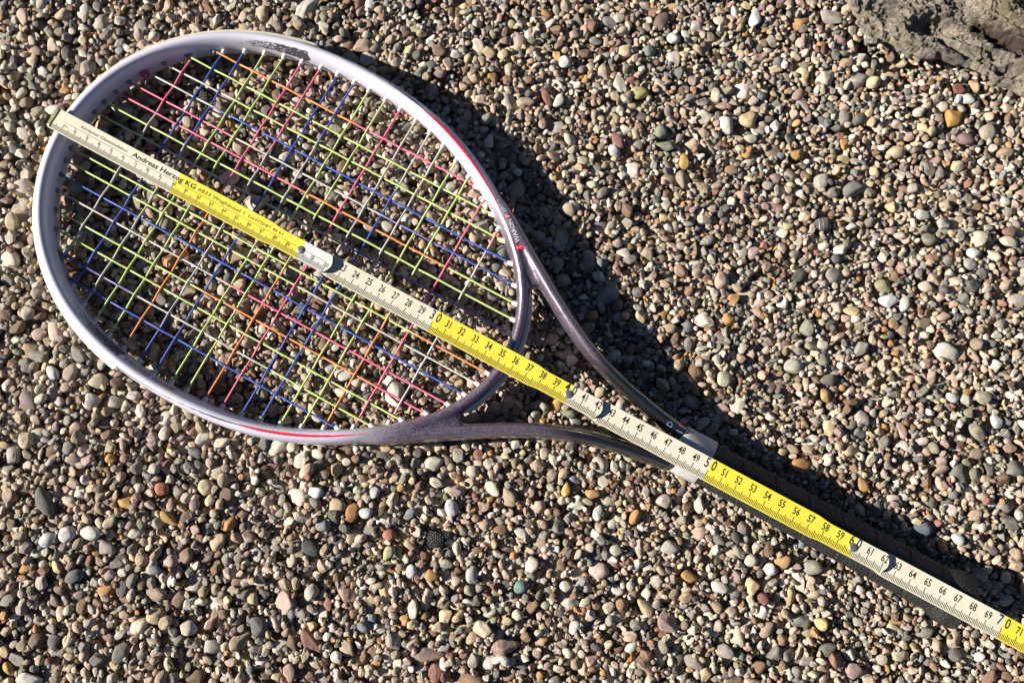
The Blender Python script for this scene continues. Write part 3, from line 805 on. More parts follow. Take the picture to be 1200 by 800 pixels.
# positions on the frame surface: ring angle, turn around the section, height above the paint
ARC = np.r_[0, np.cumsum(np.linalg.norm(np.diff(CEN, axis=0), axis=1))]
def th_of_x(x, side):
    sel = np.nonzero(np.sign(CEN[:, 1]) == side)[0]
    k = sel[np.argmin(np.abs(CEN[sel, 0] - x) + (0))]
    return float(k)
def ring_idx(x, side):
    """index (float) on the ring at coordinate x on the given side"""
    ks = [k for k in range(NR) if CEN[k, 1] * side > 0]
    ks.sort(key=lambda k: CEN[k, 0])
    X = [CEN[k, 0] for k in ks]
    return float(np.interp(x, X, ks))
def surf(k, a, z, off=.00015):
    """snap a guess (ring index k, outward offset a, height z) to the frame"""
    k0 = int(math.floor(k)) % NR; k1 = (k0 + 1) % NR; f = k - math.floor(k)
    c_ = CEN[k0] * (1 - f) + CEN[k1] * f; n_ = NRM[k0] * (1 - f) + NRM[k1] * f
    p = Vector((c_[0] + n_[0] * a, c_[1] + n_[1] * a, ZC + z))
    loc, nor, ix, d = FB.find_nearest(p)
    return loc + nor * off
def phi_pt(phi):
    return (.0075 * math.sin(phi), .0135 * math.cos(phi))
def strip(name, x0, x1, side, phi_f, w_f, mat, n=60, off=.00018):
    V, F = [], []
    k0, k1 = ring_idx(x0, side), ring_idx(x1, side)
    for i in range(n + 1):
        t = i / n; k = k0 + (k1 - k0) * t; ph = phi_f(t); w = w_f(t)
        for s in (-1, -.33, .33, 1):
            a, z = phi_pt(ph); da, dz = .0075 * math.cos(ph), -.0135 * math.sin(ph); l = math.hypot(da, dz)
            V.append(surf(k, a + da / l * w * s / 2, z + dz / l * w * s / 2, off))
    for i in range(n):
        for s in range(3):
            q = i * 4 + s; F.append((q, q + 1, q + 5, q + 4))
    return link(name, mesh_from(name, V, F), mat, frame)
R_ = math.radians
for side in (1, -1):
    strip('red_stripe', .198, .276, side, lambda t: R_(2) - R_(7) * t, lambda t: .0005 + .0024 * math.sin(math.pi * min(1, t ** .75)) ** .8, M_red)
    strip('black_stripe', .100, .203, side, lambda t: R_(42) - R_(39) * t, lambda t: .00045 + .0012 * math.exp(-((t - .82) / .12) ** 2) if t < .97 else .0004, M_darkgrey)

# lettering
_cache = {}
def text_geo(s, size=1.0, bold=0.0, space=1.0):
    key = (s, bold, space)
    if key not in _cache:
        cu = bpy.data.curves.new('t', 'FONT'); cu.body = s; cu.size = 1.0; cu.offset = bold; cu.space_character = space; cu.resolution_u = 2
        cu.align_x = 'LEFT'
        o = bpy.data.objects.new('t', cu); COL.objects.link(o)
        bpy.context.view_layer.update()
        me = bpy.data.meshes.new_from_object(o.evaluated_get(bpy.context.evaluated_depsgraph_get()))
        P = [(v.co.x, v.co.y) for v in me.vertices]; Fc = [tuple(p.vertices) for p in me.polygons]
        bpy.data.objects.remove(o); bpy.data.meshes.remove(me)
        x0 = min(p[0] for p in P); x1 = max(p[0] for p in P)
        _cache[key] = ([(p[0] - x0, p[1]) for p in P], Fc, x1 - x0)
    P, Fc, w = _cache[key]
    return P, Fc, w
def frame_text(name, s, x_start, x_end, side, phi, height, mat, flip=1, wall=False, bold=.01):
    """letters run from x_start to x_end along the ring; flip=-1 turns the tops the other way"""
    P, Fc, w = text_geo(s, bold=bold)
    k0, k1 = ring_idx(x_start, side), ring_idx(x_end, side)
    V = []
    for (u, v) in P:
        k = k0 + (k1 - k0) * u / w
        h = (v / .70 - .5) * height * flip
        if wall:
            V.append(surf(k, -.0080, wall_z + h, .00016))
        else:
            a, z = phi_pt(phi); da, dz = .0075 * math.cos(phi), -.0135 * math.sin(phi); l = math.hypot(da, dz)
            V.append(surf(k, a - da / l * h, z - dz / l * h, .00022))
    return link(name, mesh_from(name, V, Fc, False), mat, frame)
wall_z = .0035
def patch(name, x0, x1, side, phi, height, mat):
    return strip(name, x0, x1, side, lambda t: phi, lambda t: height, mat, 8, .00014)
PH = R_(16)
patch('red_letter_box', .3028, .3002, 1, PH, .0048, M_red)
frame_text('lettering', 'T', .3023, .3008, 1, PH, .0035, M_silver, bold=.02)
frame_text('lettering', 'WARON', .2992, .2868, 1, PH, .0034, M_silver, bold=.02)
patch('red_letter_box', .2855, .2830, 1, PH, .0048, M_red)
frame_text('lettering', 'F', .2851, .2833, 1, PH, .0035, M_silver, bold=.02)
frame_text('lettering', 'IBER', .2818, .2730, 1, PH, .0034, M_silver, bold=.02)
frame_text('wall_lettering', 'INDUCER POWER', .108, .150, -1, R_(-48), .0038, flat_mat('faded_red_print', (.45, .10, .12, 1), .5), flip=-1, bold=.02)
# red triangle on the inner wall
def fphi(k, deg, off=.00018):
    a_, z_ = phi_pt(R_(deg)); return surf(k, a_, z_, off)
k0 = ring_idx(.0970, -1); k1 = ring_idx(.1040, -1)
Vt = [fphi(k0, -36), fphi(k1, -74), fphi(k0, -66), fphi((k0 + k1) / 2, -58)]
link('red_triangle', mesh_from('red_triangle', Vt, [(0, 3, 2), (0, 1, 3), (3, 1, 2)], False), flat_mat('deep_red_print', (.33, .02, .04, 1), .4), frame)
# dark flecks printed on the inner wall, thickening into a grey patch
for side in (1, -1):
    V, F = [], []
    rnd = random.Random(3 + side)
    for i in range(1300):
        t = rnd.random() ** .8
        x = .054 + (.104 - .054) * t
        if rnd.random() > .22 + .8 * t: continue
        k = ring_idx(x, side); L = rnd.uniform(.3, 1.0) * (.5 + t * .8); a_ = rnd.uniform(-.4, .4) + .6
        dg = -32 - 50 * (rnd.random() * (.55 + .45 * t) + .0)
        q = [fphi(k + (du * math.cos(a_) - dv * math.sin(a_)) * L * .8 * side, dg + (du * math.sin(a_) + dv * math.cos(a_)) * L * 4.5, .0002) for (du, dv) in ((-1, -.3), (0, -.5), (1, .3), (0, .5))]
        o0 = len(V); V += q; F.append((o0, o0 + 1, o0 + 2, o0 + 3))
    link('fleck_print', mesh_from('fleck_print', V, F, False), M_darkgrey, frame, kind='stuff')
    strip('grey_print', .0965, .1055, side, lambda t: R_(-66), lambda t: (.0090 if side > 0 else .0050) * math.sqrt(max(0.02, 1 - (t - .3) ** 2 / .5)), M_darkgrey, 14)

# bumper guard round the tip, and the strip on the outside of the bridge
def outer_strip(name, x_lim, tip, zlo, zhi, thick, mat):
    V, F = [], []
    if tip:
        ks = [k for k in range(NR * 2) if NR / 2 <= k < NR * 1.5 and CEN[k % NR, 0] < x_lim]
    else:
        ks = [k for k in range(-NR // 2, NR // 2) if CEN[(k + NR // 2) % NR, 0] > x_lim]
        ks = [k + NR // 2 for k in ks]
    prof = [(-.001, zlo), (thick * .7, zlo + .0006), (thick, zlo + .0016), (thick, zhi - .0016), (thick * .7, zhi - .0006), (-.001, zhi)]
    n = len(ks)
    for q, k in enumerate(ks):
        f = 1.0 if 1 < q < n - 2 else .3
        k = k % NR
        hwk = hw[k]
        for (a, z) in prof:
            V.append((CEN[k, 0] + NRM[k, 0] * (hwk + a * f), CEN[k, 1] + NRM[k, 1] * (hwk + a * f), ZC + z))
    m_ = len(prof)
    for q in range(n - 1):
        for s in range(m_ - 1):
            F.append((q * m_ + s, (q + 1) * m_ + s, (q + 1) * m_ + s + 1, q * m_ + s + 1))
    F.append(tuple(range(m_))); F.append(tuple((n - 1) * m_ + s for s in range(m_ - 1, -1, -1)))
    return link(name, mesh_from(name, V, F, False), mat, frame)
outer_strip('bumper_guard', .108, True, -.0060, .0066, .0022, M_cream)
outer_strip('bridge_strip', .3185, False, -.0050, .0045, .0018, M_plastic)

# ------------------------------------------------------------------ strings
COLS = {'L': (.52, .67, .22), 'G': (.55, .52, .46), 'B': (.06, .11, .42), 'P': (.86, .17, .26), 'O': (.86, .29, .09), 'V': (.24, .19, .42)}
CROSS = [[(0, 'P'), (.25, 'P'), (.30, 'G'), (.95, 'G'), (1, 'V')], [(0, 'B')], [(0, 'B'), (.34, 'B'), (.42, 'G')], [(0, 'L')], [(0, 'L')],
         [(0, 'P'), (.42, 'P'), (.50, 'O')], [(0, 'P'), (.26, 'P'), (.34, 'G'), (.78, 'G'), (.95, 'B')], [(0, 'B')],
         [(0, 'B'), (.18, 'B'), (.23, 'G'), (.50, 'G'), (.62, 'L')], [(0, 'L')], [(0, 'L'), (.54, 'L'), (.62, 'O')], [(0, 'P')],
         [(0, 'G'), (.42, 'G'), (.50, 'B')], [(0, 'G'), (.18, 'G'), (.24, 'B')], [(0, 'G'), (.48, 'G'), (.58, 'L')], [(0, 'L')],
         [(0, 'L'), (.52, 'L'), (.62, 'O')], [(0, 'P')], [(0, 'P'), (.10, 'G'), (.9, 'G'), (1, 'P')]]
MAIN = [[(0, 'O'), (.52, 'O'), (.57, 'P')], [(0, 'L')], [(0, 'G'), (.19, 'G'), (.25, 'L')], [(0, 'G'), (.18, 'G'), (.22, 'B')],
        [(0, 'P'), (.25, 'P'), (.30, 'G'), (.62, 'G'), (.70, 'V'), (.85, 'B')], [(0, 'P'), (.44, 'P'), (.50, 'O'), (.82, 'O'), (.87, 'L')],
        [(0, 'L')], [(0, 'L'), (.12, 'L'), (.2, 'G'), (.58, 'G'), (.66, 'V')], [(0, 'L'), (.82, 'L'), (.86, 'O')], [(0, 'L'), (.55, 'L'), (.64, 'G')],
        [(0, 'B')], [(0, 'G'), (.42, 'G'), (.50, 'P')], [(0, 'L'), (.38, 'L'), (.43, 'O'), (.84, 'O'), (.9, 'P')], [(0, 'L')],
        [(0, 'B'), (.06, 'B'), (.12, 'V'), (.20, 'V'), (.28, 'G'), (.6, 'G'), (.75, 'L')], [(0, 'B')]]
def dye(stops, t):
    if t <= stops[0][0]: return COLS[stops[0][1]]
    for (a, ca), (b_, cb) in zip(stops, stops[1:]):
        if t <= b_:
            f = (t - a) / (b_ - a + 1e-9)
            return tuple(COLS[ca][k] * (1 - f) + COLS[cb][k] * f for k in range(3))
    return COLS[stops[-1][1]]
b = NB('dyed_string')
at = b.node('ShaderNodeAttribute', attribute_type='GEOMETRY', attribute_name='dye')
oc = b.coord('Object'); n = b.noise(oc, 700, 3)
c = b.mix(at.outputs['Color'], b.ramp(n.outputs[0], [(.3, .8), (.7, 1.1)]), 1.0, 'MULTIPLY')
b.set(Base_Color=c, Roughness=.38); b.p.inputs['Specular IOR Level'].default_value = .5
b.p.inputs['Transmission Weight'].default_value = 0.0
wv = b.node('ShaderNodeTexWave'); wv.inputs['Scale'].default_value = 520; wv.bands_direction = 'DIAGONAL'; b.link(oc, wv.inputs['Vector'])
b.bump(wv.outputs['Fac'], .12, .0002)
string_mat = b.mat
SR = .00072
ys_main = [y / 1000 for y in MY] + [-y / 1000 for y in reversed(MY)]
xl = [x / 1000 for x in MXL] + [x / 1000 for x in reversed(MXL)]
xr_ = [x / 1000 for x in MXR] + [x / 1000 for x in reversed(MXR)]
xs_cross = [x / 1000 for x in CX]
def make_string(p0, p1, stops, crossings, sgn0, tA, tB):
    """crossings: parameters (0..1 of p0-p1) where it meets the strings of the other set"""
    L = math.hypot(p1[0] - p0[0], p1[1] - p0[1])
    n = max(30, int(L / .0022)); path = []; cols = []
    for i in range(n + 1):
        t = i / n; z = 0.0
        # weave: smooth zigzag through the crossings
        if crossings:
            if t <= crossings[0]: z = sgn0 * min(1, max(0, 1 - (crossings[0] - t) * L / .02))
            elif t >= crossings[-1]: z = sgn0 * (-1) ** (len(crossings) - 1) * max(0, 1 - (t - crossings[-1]) * L / .02)
            else:
                for q in range(len(crossings) - 1):
                    if crossings[q] <= t <= crossings[q + 1]:
                        f = (t - crossings[q]) / (crossings[q + 1] - crossings[q])
                        z = sgn0 * (-1) ** q * math.cos(math.pi * f); break
        path.append((p0[0] + (p1[0] - p0[0]) * t, p0[1] + (p1[1] - p0[1]) * t, ZS + z * .00048))
        cols.append(dye(stops, (t - tA) / (tB - tA)))
    Vt, Ft = tube(path, SR, 7)
    me = mesh_from('string', Vt, Ft)
    a = me.color_attributes.new('dye', 'FLOAT_COLOR', 'POINT')
    a.data.foreach_set('color', np.array([(*cols[k // 7], 1) for k in range(len(Vt))], np.float32).ravel())
    return link('string', me, string_mat, racket)
EXT = .0062
for j, (x, yc) in enumerate(zip(xs_cross, CY)):
    y0 = yc / 1000 + EXT; L = 2 * y0
    cr = [(y0 - y) / L for i, y in enumerate(ys_main) if xl[i] - .001 < x < xr_[i] + .001]
    i0 = [i for i, y in enumerate(ys_main) if xl[i] - .001 < x < xr_[i] + .001][0]
    make_string((x, y0), (x, -y0), CROSS[j], cr, 1 if (i0 + j) % 2 == 0 else -1, EXT / L, 1 - EXT / L)
for i, y in enumerate(ys_main):
    a, c_ = xl[i] - EXT, xr_[i] + EXT; L = c_ - a
    js = [j for j, x in enumerate(xs_cross) if abs(y) < CY[j] / 1000 + .001]
    cr = [(xs_cross[j] - a) / L for j in js]
    make_string((a, y), (c_, y), MAIN[i], cr, -1 if (i + js[0]) % 2 == 0 else 1, EXT / L, 1 - EXT / L)

# grommets: every string end passes through one
def grommet_mesh(name, length, r0, r1, mat):
    prof = [(-.002, r0 * 1.25), (length - .0007, r0 * 1.05), (length - .0001, r0 * .9), (length, r0 * .6), (length - .0012, r1 * .9)]
    V, F = [], []; n = 14
    for (x, r) in prof:
        for s in range(n):
            t = 2 * math.pi * s / n; V.append((x, r * math.cos(t), r * math.sin(t)))
    for k in range(len(prof) - 1):
        for s in range(n):
            s2 = (s + 1) % n; F.append((k * n + s, k * n + s2, (k + 1) * n + s2, (k + 1) * n + s))
    me = mesh_from(name, V, F); me.materials.append(mat); return me
G1 = grommet_mesh('grommet', .0031, .0015, .0011, M_plastic)
G2 = grommet_mesh('grommet', .0020, .0016, .0012, flat_mat('grey_plastic', (.20, .19, .20, 1), .5))
def put_grommet(me, x, y):
    # on the inner wall near (x, y), pointing into the head along the wall normal
    d = np.hypot(IN[:, 0] - x, IN[:, 1] - y); k = int(d.argmin())
    return k
def grommet_at(me, x, y, dirx, diry):
    """(dirx, diry) points inwards along the string"""
    o = link('grommet', me, None, racket)
    # wall point: along the outward direction of the string until the inner wall
    p = Vector((x, y, ZS)); out = Vector((-dirx, -diry, 0))
    hit = FB.ray_cast(p - out * .012, out, .05)
    w = hit[0] if hit[0] is not None else p + out * .002
    k = int(np.hypot(CEN[:, 0] - w.x, CEN[:, 1] - w.y).argmin())
    n_in = Vector((-NRM[k][0], -NRM[k][1], 0)); s_in = Vector((dirx, diry, 0))
    d = (s_in * .75 + n_in * .25).normalized()
    o.location = (w.x, w.y, ZS); o.rotation_euler = (0, 0, math.atan2(d.y, d.x))
for j, (x, yc) in enumerate(zip(xs_cross, CY)):
    for s in (1, -1):
        grommet_at(G1 if (j > 0 or s > 0) else G2, x, s * yc / 1000, 0, -s)
for i, y in enumerate(ys_main):
    grommet_at(G2, xl[i], y, 1, 0)
    grommet_at(G1, xr_[i], y, -1, 0)
# tie-off knots
b = NB('pink_string_knot'); b.set(Base_Color=(.72, .10, .15, 1), Roughness=.4); knot_mat = b.mat
for (x, y, a0) in ((.0068, .0560, .3), (.2985, .0690, 2.6)):
    path = []
    for i in range(60):
        t = i / 59 * 2 * math.pi * 2.6
        path.append((x + .0026 * math.cos(t) + .0022 * math.cos(a0) * (i / 59 - .5), y + .0023 * math.sin(t) + .0022 * math.sin(a0) * (i / 59 - .5), ZS + .0012 * math.sin(t * .5 + a0) + .0006))
    Vt, Ft = tube(path, SR, 7)
    link('string_knot', mesh_from('string_knot', Vt, Ft), knot_mat, racket)

# ------------------------------------------------------------------ handle
b = NB('black_grip')
oc = b.coord('Object')
wv = b.node('ShaderNodeTexVoronoi'); wv.inputs['Scale'].default_value = 900; b.link(oc, wv.inputs['Vector'])
n = b.noise(oc, 90, 5, .7)
c = b.ramp(n.outputs[0], [(.3, (.008, .008, .008, 1)), (.7, (.026, .025, .024, 1))])
b.set(Base_Color=c, Roughness=.62); b.p.inputs['Specular IOR Level'].default_value = .35
b.bump(b.math('ADD', wv.outputs['Distance'], b.math('MULTIPLY', n.outputs[0], .5)), .8, .0008)
V, F = [], []
nx_, ns_ = 420, 48
HX0, HX1 = .468, .6625
for i in range(nx_ + 1):
    x = HX0 + (HX1 - HX0) * i / nx_; t = i / nx_
    cy = .0010 * (1 - t) + .0002; cz = .0100 - .0026 * t
    flare = sstep(.640, .652, x) * .0032
    hy = .0154 + .0009 * t + flare; hz = .0132 + .0004 * t + flare * .8
    if x > .658:
        e = (x - .658) / (HX1 - .658); hy *= math.sqrt(max(0.02, 1 - .55 * e * e)); hz *= math.sqrt(max(.02, 1 - .55 * e * e))
    for s in range(ns_):
        an = 2 * math.pi * (s + .5) / ns_
        # rounded octagon
        oct_ = math.cos(math.pi / 8) / math.cos(((an + math.pi / 8) % (math.pi / 4)) - math.pi / 8)
        rr_ = 1 + (oct_ - 1) * .8
        ph = (x / .0235 - an / (2 * math.pi)) % 1.0
        seam = -.0006 * math.exp(-((ph - .04) / .022) ** 2) + .00015 * math.exp(-((ph - .12) / .05) ** 2)
        seam *= 1 if x < .638 else 0
        V.append((x, cy + (hy + seam) * rr_ * math.cos(an), cz + (hz + seam) * rr_ * math.sin(an)))
for i in range(nx_):
    for s in range(ns_):
        s2 = (s + 1) % ns_; F.append((i * ns_ + s, (i + 1) * ns_ + s, (i + 1) * ns_ + s2, i * ns_ + s2))
F.append(tuple(range(ns_))); F.append(tuple(nx_ * ns_ + s for s in range(ns_ - 1, -1, -1)))
grip = link('grip', mesh_from('grip', V, F), b.mat, racket)
# collar
V, F = [], []
prof = [(.4545, .0006, 0), (.4553, .0016, 0), (.4600, .0016, 0), (.4770, .0016, 0), (.4778, .0010, 0), (.4778, -.0015, 0)]
for (x, e, _) in prof:
    for s in range(ns_):
        an = 2 * math.pi * (s + .5) / ns_
        oct_ = math.cos(math.pi / 8) / math.cos(((an + math.pi / 8) % (math.pi / 4)) - math.pi / 8)
        rr_ = 1 + (oct_ - 1) * .6
        xx_ = x + .0010 * math.cos(an)
        V.append((xx_, .0010 + (.0153 + e - .0004) * rr_ * math.cos(an), .0100 + (.0132 + e - .0012) * rr_ * math.sin(an)))
for i in range(len(prof) - 1):
    for s in range(ns_):
        s2 = (s + 1) % ns_; F.append((i * ns_ + s, (i + 1) * ns_ + s, (i + 1) * ns_ + s2, i * ns_ + s2))
F.append(tuple(range(ns_)))
link('grip_collar', mesh_from('grip_collar', V, F, True), flat_mat('pale_rubber', (.52, .50, .47, 1), .6), racket)
# small marks on the black shaft in front of the collar
def shaft_mark(name, s, x, y, size, mat, rot=0.0, quad=None):
    V = []
    if quad: P, Fc = [(0, 0), (quad[0], 0), (quad[0], quad[1]), (0, quad[1])], [(0, 1, 2, 3)]
    else:
        P, Fc, w = text_geo(s, bold=.0); P = [(u * size, v * size) for u, v in P]
    for (u, v) in P:
        p = Vector((x - v, y + u * 1.0, .03))
        hit = FB.ray_cast(p, Vector((0, 0, -1)), .05)
        q = hit[0] if hit[0] is not None else Vector((p.x, p.y, .022))
        V.append(q + Vector((0, 0, .0003)))
    link(name, mesh_from(name, V, Fc, False), mat, frame)
M_blue = flat_mat('pale_blue_print', (.13, .20, .29, 1), .4)
shaft_mark('shaft_lettering', 'D', .4465, .0095, .0052, M_blue)
shaft_mark('pink_mark', None, .4525, .0095, 0, flat_mat('pink_print', (.42, .06, .16, 1), .4), quad=(.0040, .0026))
shaft_mark('shaft_lettering', 'I', .4545, .0095, .0052, M_blue)

# ------------------------------------------------------------------ the folding ruler
ruler = link('folding_ruler', None, None, label='white and yellow wooden folding ruler laid open along the racket', cat='ruler')
RX0, RY0 = -.02196, -.00398
def paint_mat(name, col):
    b = NB(name); oc = b.coord('Object')
    n = b.noise(oc, 55, 5, .65); n2 = b.noise(oc, 900, 3, .7)
    c = b.mix(col, b.ramp(n.outputs[0], [(.35, .90), (.6, 1.0)]), 1.0, 'MULTIPLY')
    c = b.mix(c, (.34, .30, .22, 1), b.math('MULTIPLY', b.ramp(n2.outputs[0], [(.62, 0), (.74, .35)]), b.ramp(n.outputs[0], [(.45, 0), (.65, 1)])))
    b.set(Base_Color=c, Roughness=.42); b.p.inputs['Specular IOR Level'].default_value = .45
    b.bump(n2.outputs[0], .12, .0002)
    return b.mat
M_rw = paint_mat('ruler_cream_paint', (.66, .62, .485, 1)); M_rw2 = paint_mat('ruler_white_paint', (.64, .64, .62, 1))
M_ry = paint_mat('ruler_yellow_paint', (.75, .63, .06, 1))
b = NB('ruler_wood'); oc = b.coord('Object'); mp_ = b.node('ShaderNodeMapping'); mp_.inputs['Scale'].default_value = (1, 12, 12); b.link(oc, mp_.inputs[0])
n = b.noise(mp_.outputs[0], 120, 4); b.set(Base_Color=b.ramp(n.outputs[0], [(.3, (.16, .10, .05, 1)), (.7, (.34, .24, .13, 1))]), Roughness=.7); M_wood = b.mat
M_steel = flat_mat('rivet_steel', (.34, .33, .30, 1), .42, .5, .2, .75)
M_brass = flat_mat('end_plate_brass', (.20, .22, .09, 1), .5, .5, .25, .2)
TH_ = .0029
SEG = [(.0, .2228, .0285, .0323), (.178, .4232, .0292, .0292), (.378, .6228, .0264, .0275), (.578, .8228, .0245, .0268)]
def seg_z(k, s):
    u0, u1, za, zb = SEG[k]
    base = [0, .2, .4, .6][k]
    return za + (zb - za) * (s - base) / .21
def half_w(s, k):
    """narrower at the joints"""
    w = .0076
    for j in (.20, .40, .60, .80):
        d = abs(s - j + (.001))
        # the waist begins 2.4 cm before and ends after the joint
        f = 1 - sstep(.017, .026, d)
        w = min(w, .0076 - .0011 * f)
    return w
def end_round(s, u0, u1):
    r = .0045; d = min(s - u0 if u0 > 0.001 else 1, u1 - s)
    if d >= r: return 1.0
    return math.sqrt(max(0.0, 1 - ((r - d) / r) ** 2)) * .42 + .58
seg_objs = []
for k, (u0, u1, za, zb) in enumerate(SEG):
    cuts = set(np.round(np.arange(u0, u1, .004), 5)) | {round(u1, 5)} | {round(u1 - d, 5) for d in (.0002, .0005, .001, .0016, .0024, .0034, .0045)}
    if u0 > 0: cuts |= {round(u0 + d, 5) for d in (.0002, .0005, .001, .0016, .0024, .0034, .0045)}
    cuts |= {b_ for b_ in (.1, .2, .3, .4, .5, .6, .7, .8) if u0 < b_ < u1}
    cuts = sorted(c for c in cuts if u0 <= c <= u1)
    V, F, MI = [], [], []
    for s in cuts:
        w = half_w(s, k) * end_round(s, u0, u1)
        bulge = 0
        z = seg_z(k, s)
        fr = [-1, -.8, -.6, -.4, -.2, 0, .2, .4, .6, .8, 1]
        for (y, dz) in [(f_ * w, -TH_) for f_ in (.6, .3, 0, -.3, -.6)] + [(-w, -TH_), (-w, -.00035)] + [(f_ * (w - .0003), 0) for f_ in fr] + [(w, -.00035), (w, -TH_)]:
            t_ = min(1, max(0, (s - (u1 - .010)) / .010))
            sx_ = s + .0020 * (1 - (y / w) ** 2) * t_ - .0012 * t_
            V.append((sx_, y, z + dz))
    m_ = 20; n = len(cuts)
    for i in range(n - 1):
        mid = (cuts[i] + cuts[i + 1]) / 2
        yellow = int(mid / .1) % 2 == 1
        if k == 0 and mid > .2: pm = 1
        elif k == 0 and mid < .1: pm = 0
        else: pm = 2 if yellow else 0
        for s in range(m_):
            s2 = (s + 1) % m_
            F.append((i * m_ + s, (i + 1) * m_ + s, (i + 1) * m_ + s2, i * m_ + s2))
            MI.append(pm if 6 <= s <= 17 else 3)
    F.append(tuple(range(m_))); MI.append(3); F.append(tuple((n - 1) * m_ + s for s in range(m_ - 1, -1, -1))); MI.append(3)
    me = mesh_from('ruler_segment', V, F, False)
    for mt in (M_rw, M_rw2, M_ry, M_wood): me.materials.append(mt)
    me.polygons.foreach_set('material_index', MI); me.update()
    bm = bmesh.new(); bm.from_mesh(me); bmesh.ops.recalc_face_normals(bm, faces=bm.faces); bm.to_mesh(me); bm.free()
    seg_objs.append(link('ruler_segment', me, None, ruler))

class Print:
    def __init__(self, k): self.V = []; self.F = []; self.k = k
    def quad(self, s0, s1, y0, y1):
        o = len(self.V)
        for (s, y) in ((s0, y0), (s1, y0), (s1, y1), (s0, y1)): self.V.append((s, y, seg_z(self.k, s) + .00005))
        self.F.append((o, o + 1, o + 2, o + 3))
    def text(self, t, s, y, cap, sx=.7, align='C', bold=0.0, width=None):
        P, Fc, w = text_geo(t, bold=bold)
        sc = cap / .70; fx = sc * sx if width is None else width / w
        x0 = s - (w * fx / 2 if align == 'C' else (w * fx if align == 'R' else 0))
        o = len(self.V)
        for (u, v) in P:
            ss_ = x0 + u * fx
            self.V.append((ss_, y + v * sc, seg_z(self.k, ss_) + .00006))
        self.F += [tuple(q + o for q in f) for f in Fc]
    def build(self, name, mat=None):
        link(name, mesh_from(name, self.V, self.F, False), mat or M_ink, seg_objs[self.k])
TW = .00019
E1 = lambda s, k: -half_w(s, k) + .00035
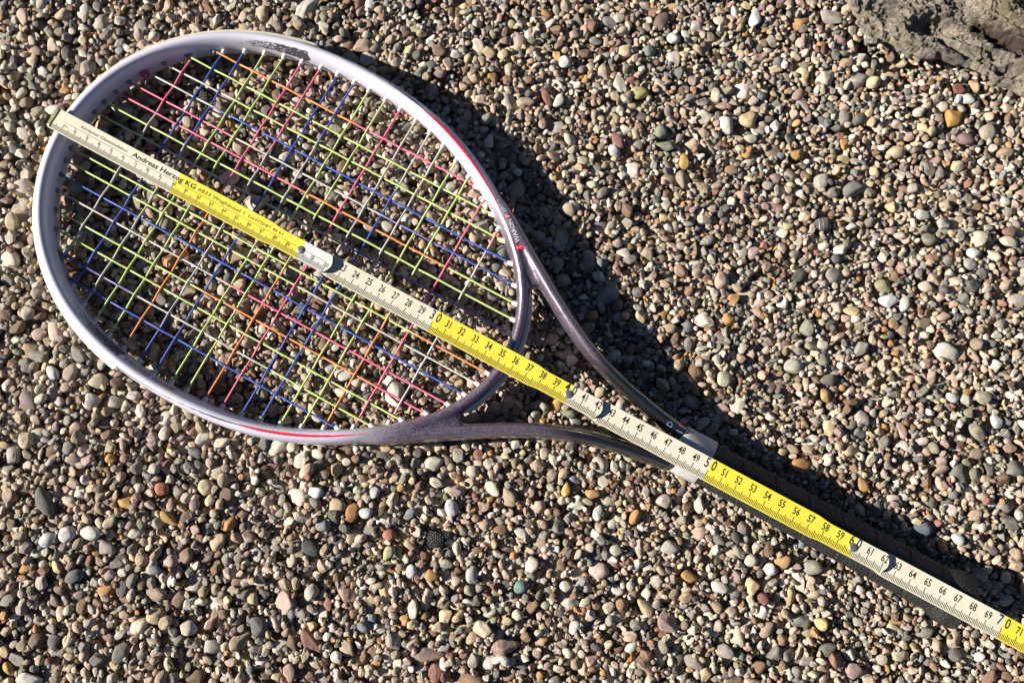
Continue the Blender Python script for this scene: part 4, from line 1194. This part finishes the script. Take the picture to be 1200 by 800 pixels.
for k, (u0, u1, za, zb) in enumerate(SEG):
    tk = Print(k); nm = Print(k)
    s_from = .001 if k == 0 else [0, .2236, .4240, .6236][k] - .0006
    s_to = u1 - .0022
    mm0 = int(math.ceil(s_from * 1000)); mm1 = int(s_to * 1000)
    for mm in range(mm0, mm1 + 1):
        s = mm / 1000; yb = E1(s, k)
        if any(abs(s - j) < .0008 and False for j in (.2, .4)): continue
        if k == 0:
            L = .0033
            if mm % 5 == 0: L = .0043
            if mm % 10 == 0: L = .0064
        else:
            L = .0037
            if mm % 5 == 0: L = .0049
            if mm % 10 == 0: L = .0066
        w = TW if mm % 5 else TW * 1.15
        top = yb + L
        if abs(s - round(s / .2) * .2) < .0024 and round(s / .2) > 0: top = min(top, -.0031)
        tk.quad(s - w, s + w, yb, top)
    tk.build('graduation')
    if k == 0:
        for (a, c_) in ((.0085, .1965), (.2038, .2195)):
            n = int((c_ - a) / .006)
            for i in range(n): nm.quad(a + (c_ - a) * i / n, a + (c_ - a) * (i + 1) / n, .00045, .00068)
        nm.text('1cm', .0118, -.0022, .0017, .7, 'C')
        for cm in range(2, 23):
            s = cm / 100
            if s > s_to: break
            t = str(cm)
            if cm == 20:
                nm.text('0', s + .0034, -.0036, .0023, .7); continue
            if len(t) == 1: nm.text(t, s - .0006, -.0024, .0025, .75, 'R', .01)
            else:
                nm.text(t[0], s - .0005, -.0024, .0025, .75, 'R', .01); nm.text(t[1], s + .0006, -.0024, .0025, .75, 'L', .01)
        nm.build('scale_numbers')
        p = Print(0)
        p.text('Kirrlacher Glasmanufaktur', .0215, .0024, .0020, align='L', width=.0385, bold=.006)
        p.text('Andreas Herzog KG', .0636, .0019, .0033, align='L', width=.0512, bold=.024)
        p.text('6833 Wagh\u00e4usel 1', .1172, .0023, .0025, align='L', width=.0365, bold=.004)
        p.text('Tel.07254/* 40 61', .1562, .0023, .0020, align='L', width=.0278, bold=.004)
        p.build('maker_lettering')
    else:
        for cm in range(int(s_from * 100) + 0, int(u1 * 100) + 1):
            s = cm / 100
            if s < s_from + .001 and cm % 10: 
                if cm != 22 and cm != 42 and cm != 62: continue
            if s > u1 - .0006: continue
            t = str(cm)
            if cm % 10 == 0:
                nm.text(t[0], s - .0010, .0006, .0064, .66, 'R', .016); nm.text(t[1], s + .0010, .0004, .0064, .66, 'L', .016)
            else:
                nm.text(t, s, .0006, .0047, .66, 'C', .016)
        nm.build('scale_numbers')

# rivets
def dome(r, h):
    V, F = [], []; n = 24
    prof = [(r * .96, -.0006), (r, 0), (r * .97, h * .35), (r * .82, h * .72), (r * .5, h * .95), (r * .2, h)]
    for (a, z) in prof:
        for s in range(n): t = 2 * math.pi * s / n; V.append((a * math.cos(t), a * math.sin(t), z))
    for k in range(len(prof) - 1):
        for s in range(n): s2 = (s + 1) % n; F.append((k * n + s, k * n + s2, (k + 1) * n + s2, (k + 1) * n + s))
    F.append(tuple((len(prof) - 1) * n + s for s in range(n)))
    return mesh_from('rivet', V, F)
rv = dome(.0028, .0009); rv.materials.append(M_steel)
for k, s in ((0, .2000), (1, .4000), (2, .6000), (3, .8000)):
    o = link('rivet', rv, None, ruler); o.location = (s, -.0004, seg_z(k, s))
# end plate of folded sheet metal at the zero end
V, F = [], []
z = seg_z(0, 0)
prof = [(.0016, .00018), (.0002, .00022), (-.0010, -.0002), (-.0022, -.0010), (-.0026, -.0020), (-.0018, -.0030), (.0016, -.0031)]
for (x, dz) in prof:
    for q in range(9):
        y = (-1 + q / 4) * .0070
        V.append((x - .0004 * (1 - (y / .007) ** 2) * 0 , y, z + dz))
for i in range(len(prof) - 1):
    for q in range(8): F.append((i * 9 + q, i * 9 + q + 1, (i + 1) * 9 + q + 1, (i + 1) * 9 + q))
ep = link('end_plate', mesh_from('end_plate', V, F), M_brass, ruler)
sol = ep.modifiers.new('s', 'SOLIDIFY'); sol.thickness = .0003
ruler.location = (RX0, RY0, 0)
ruler.rotation_euler = (0, 0, .00095)
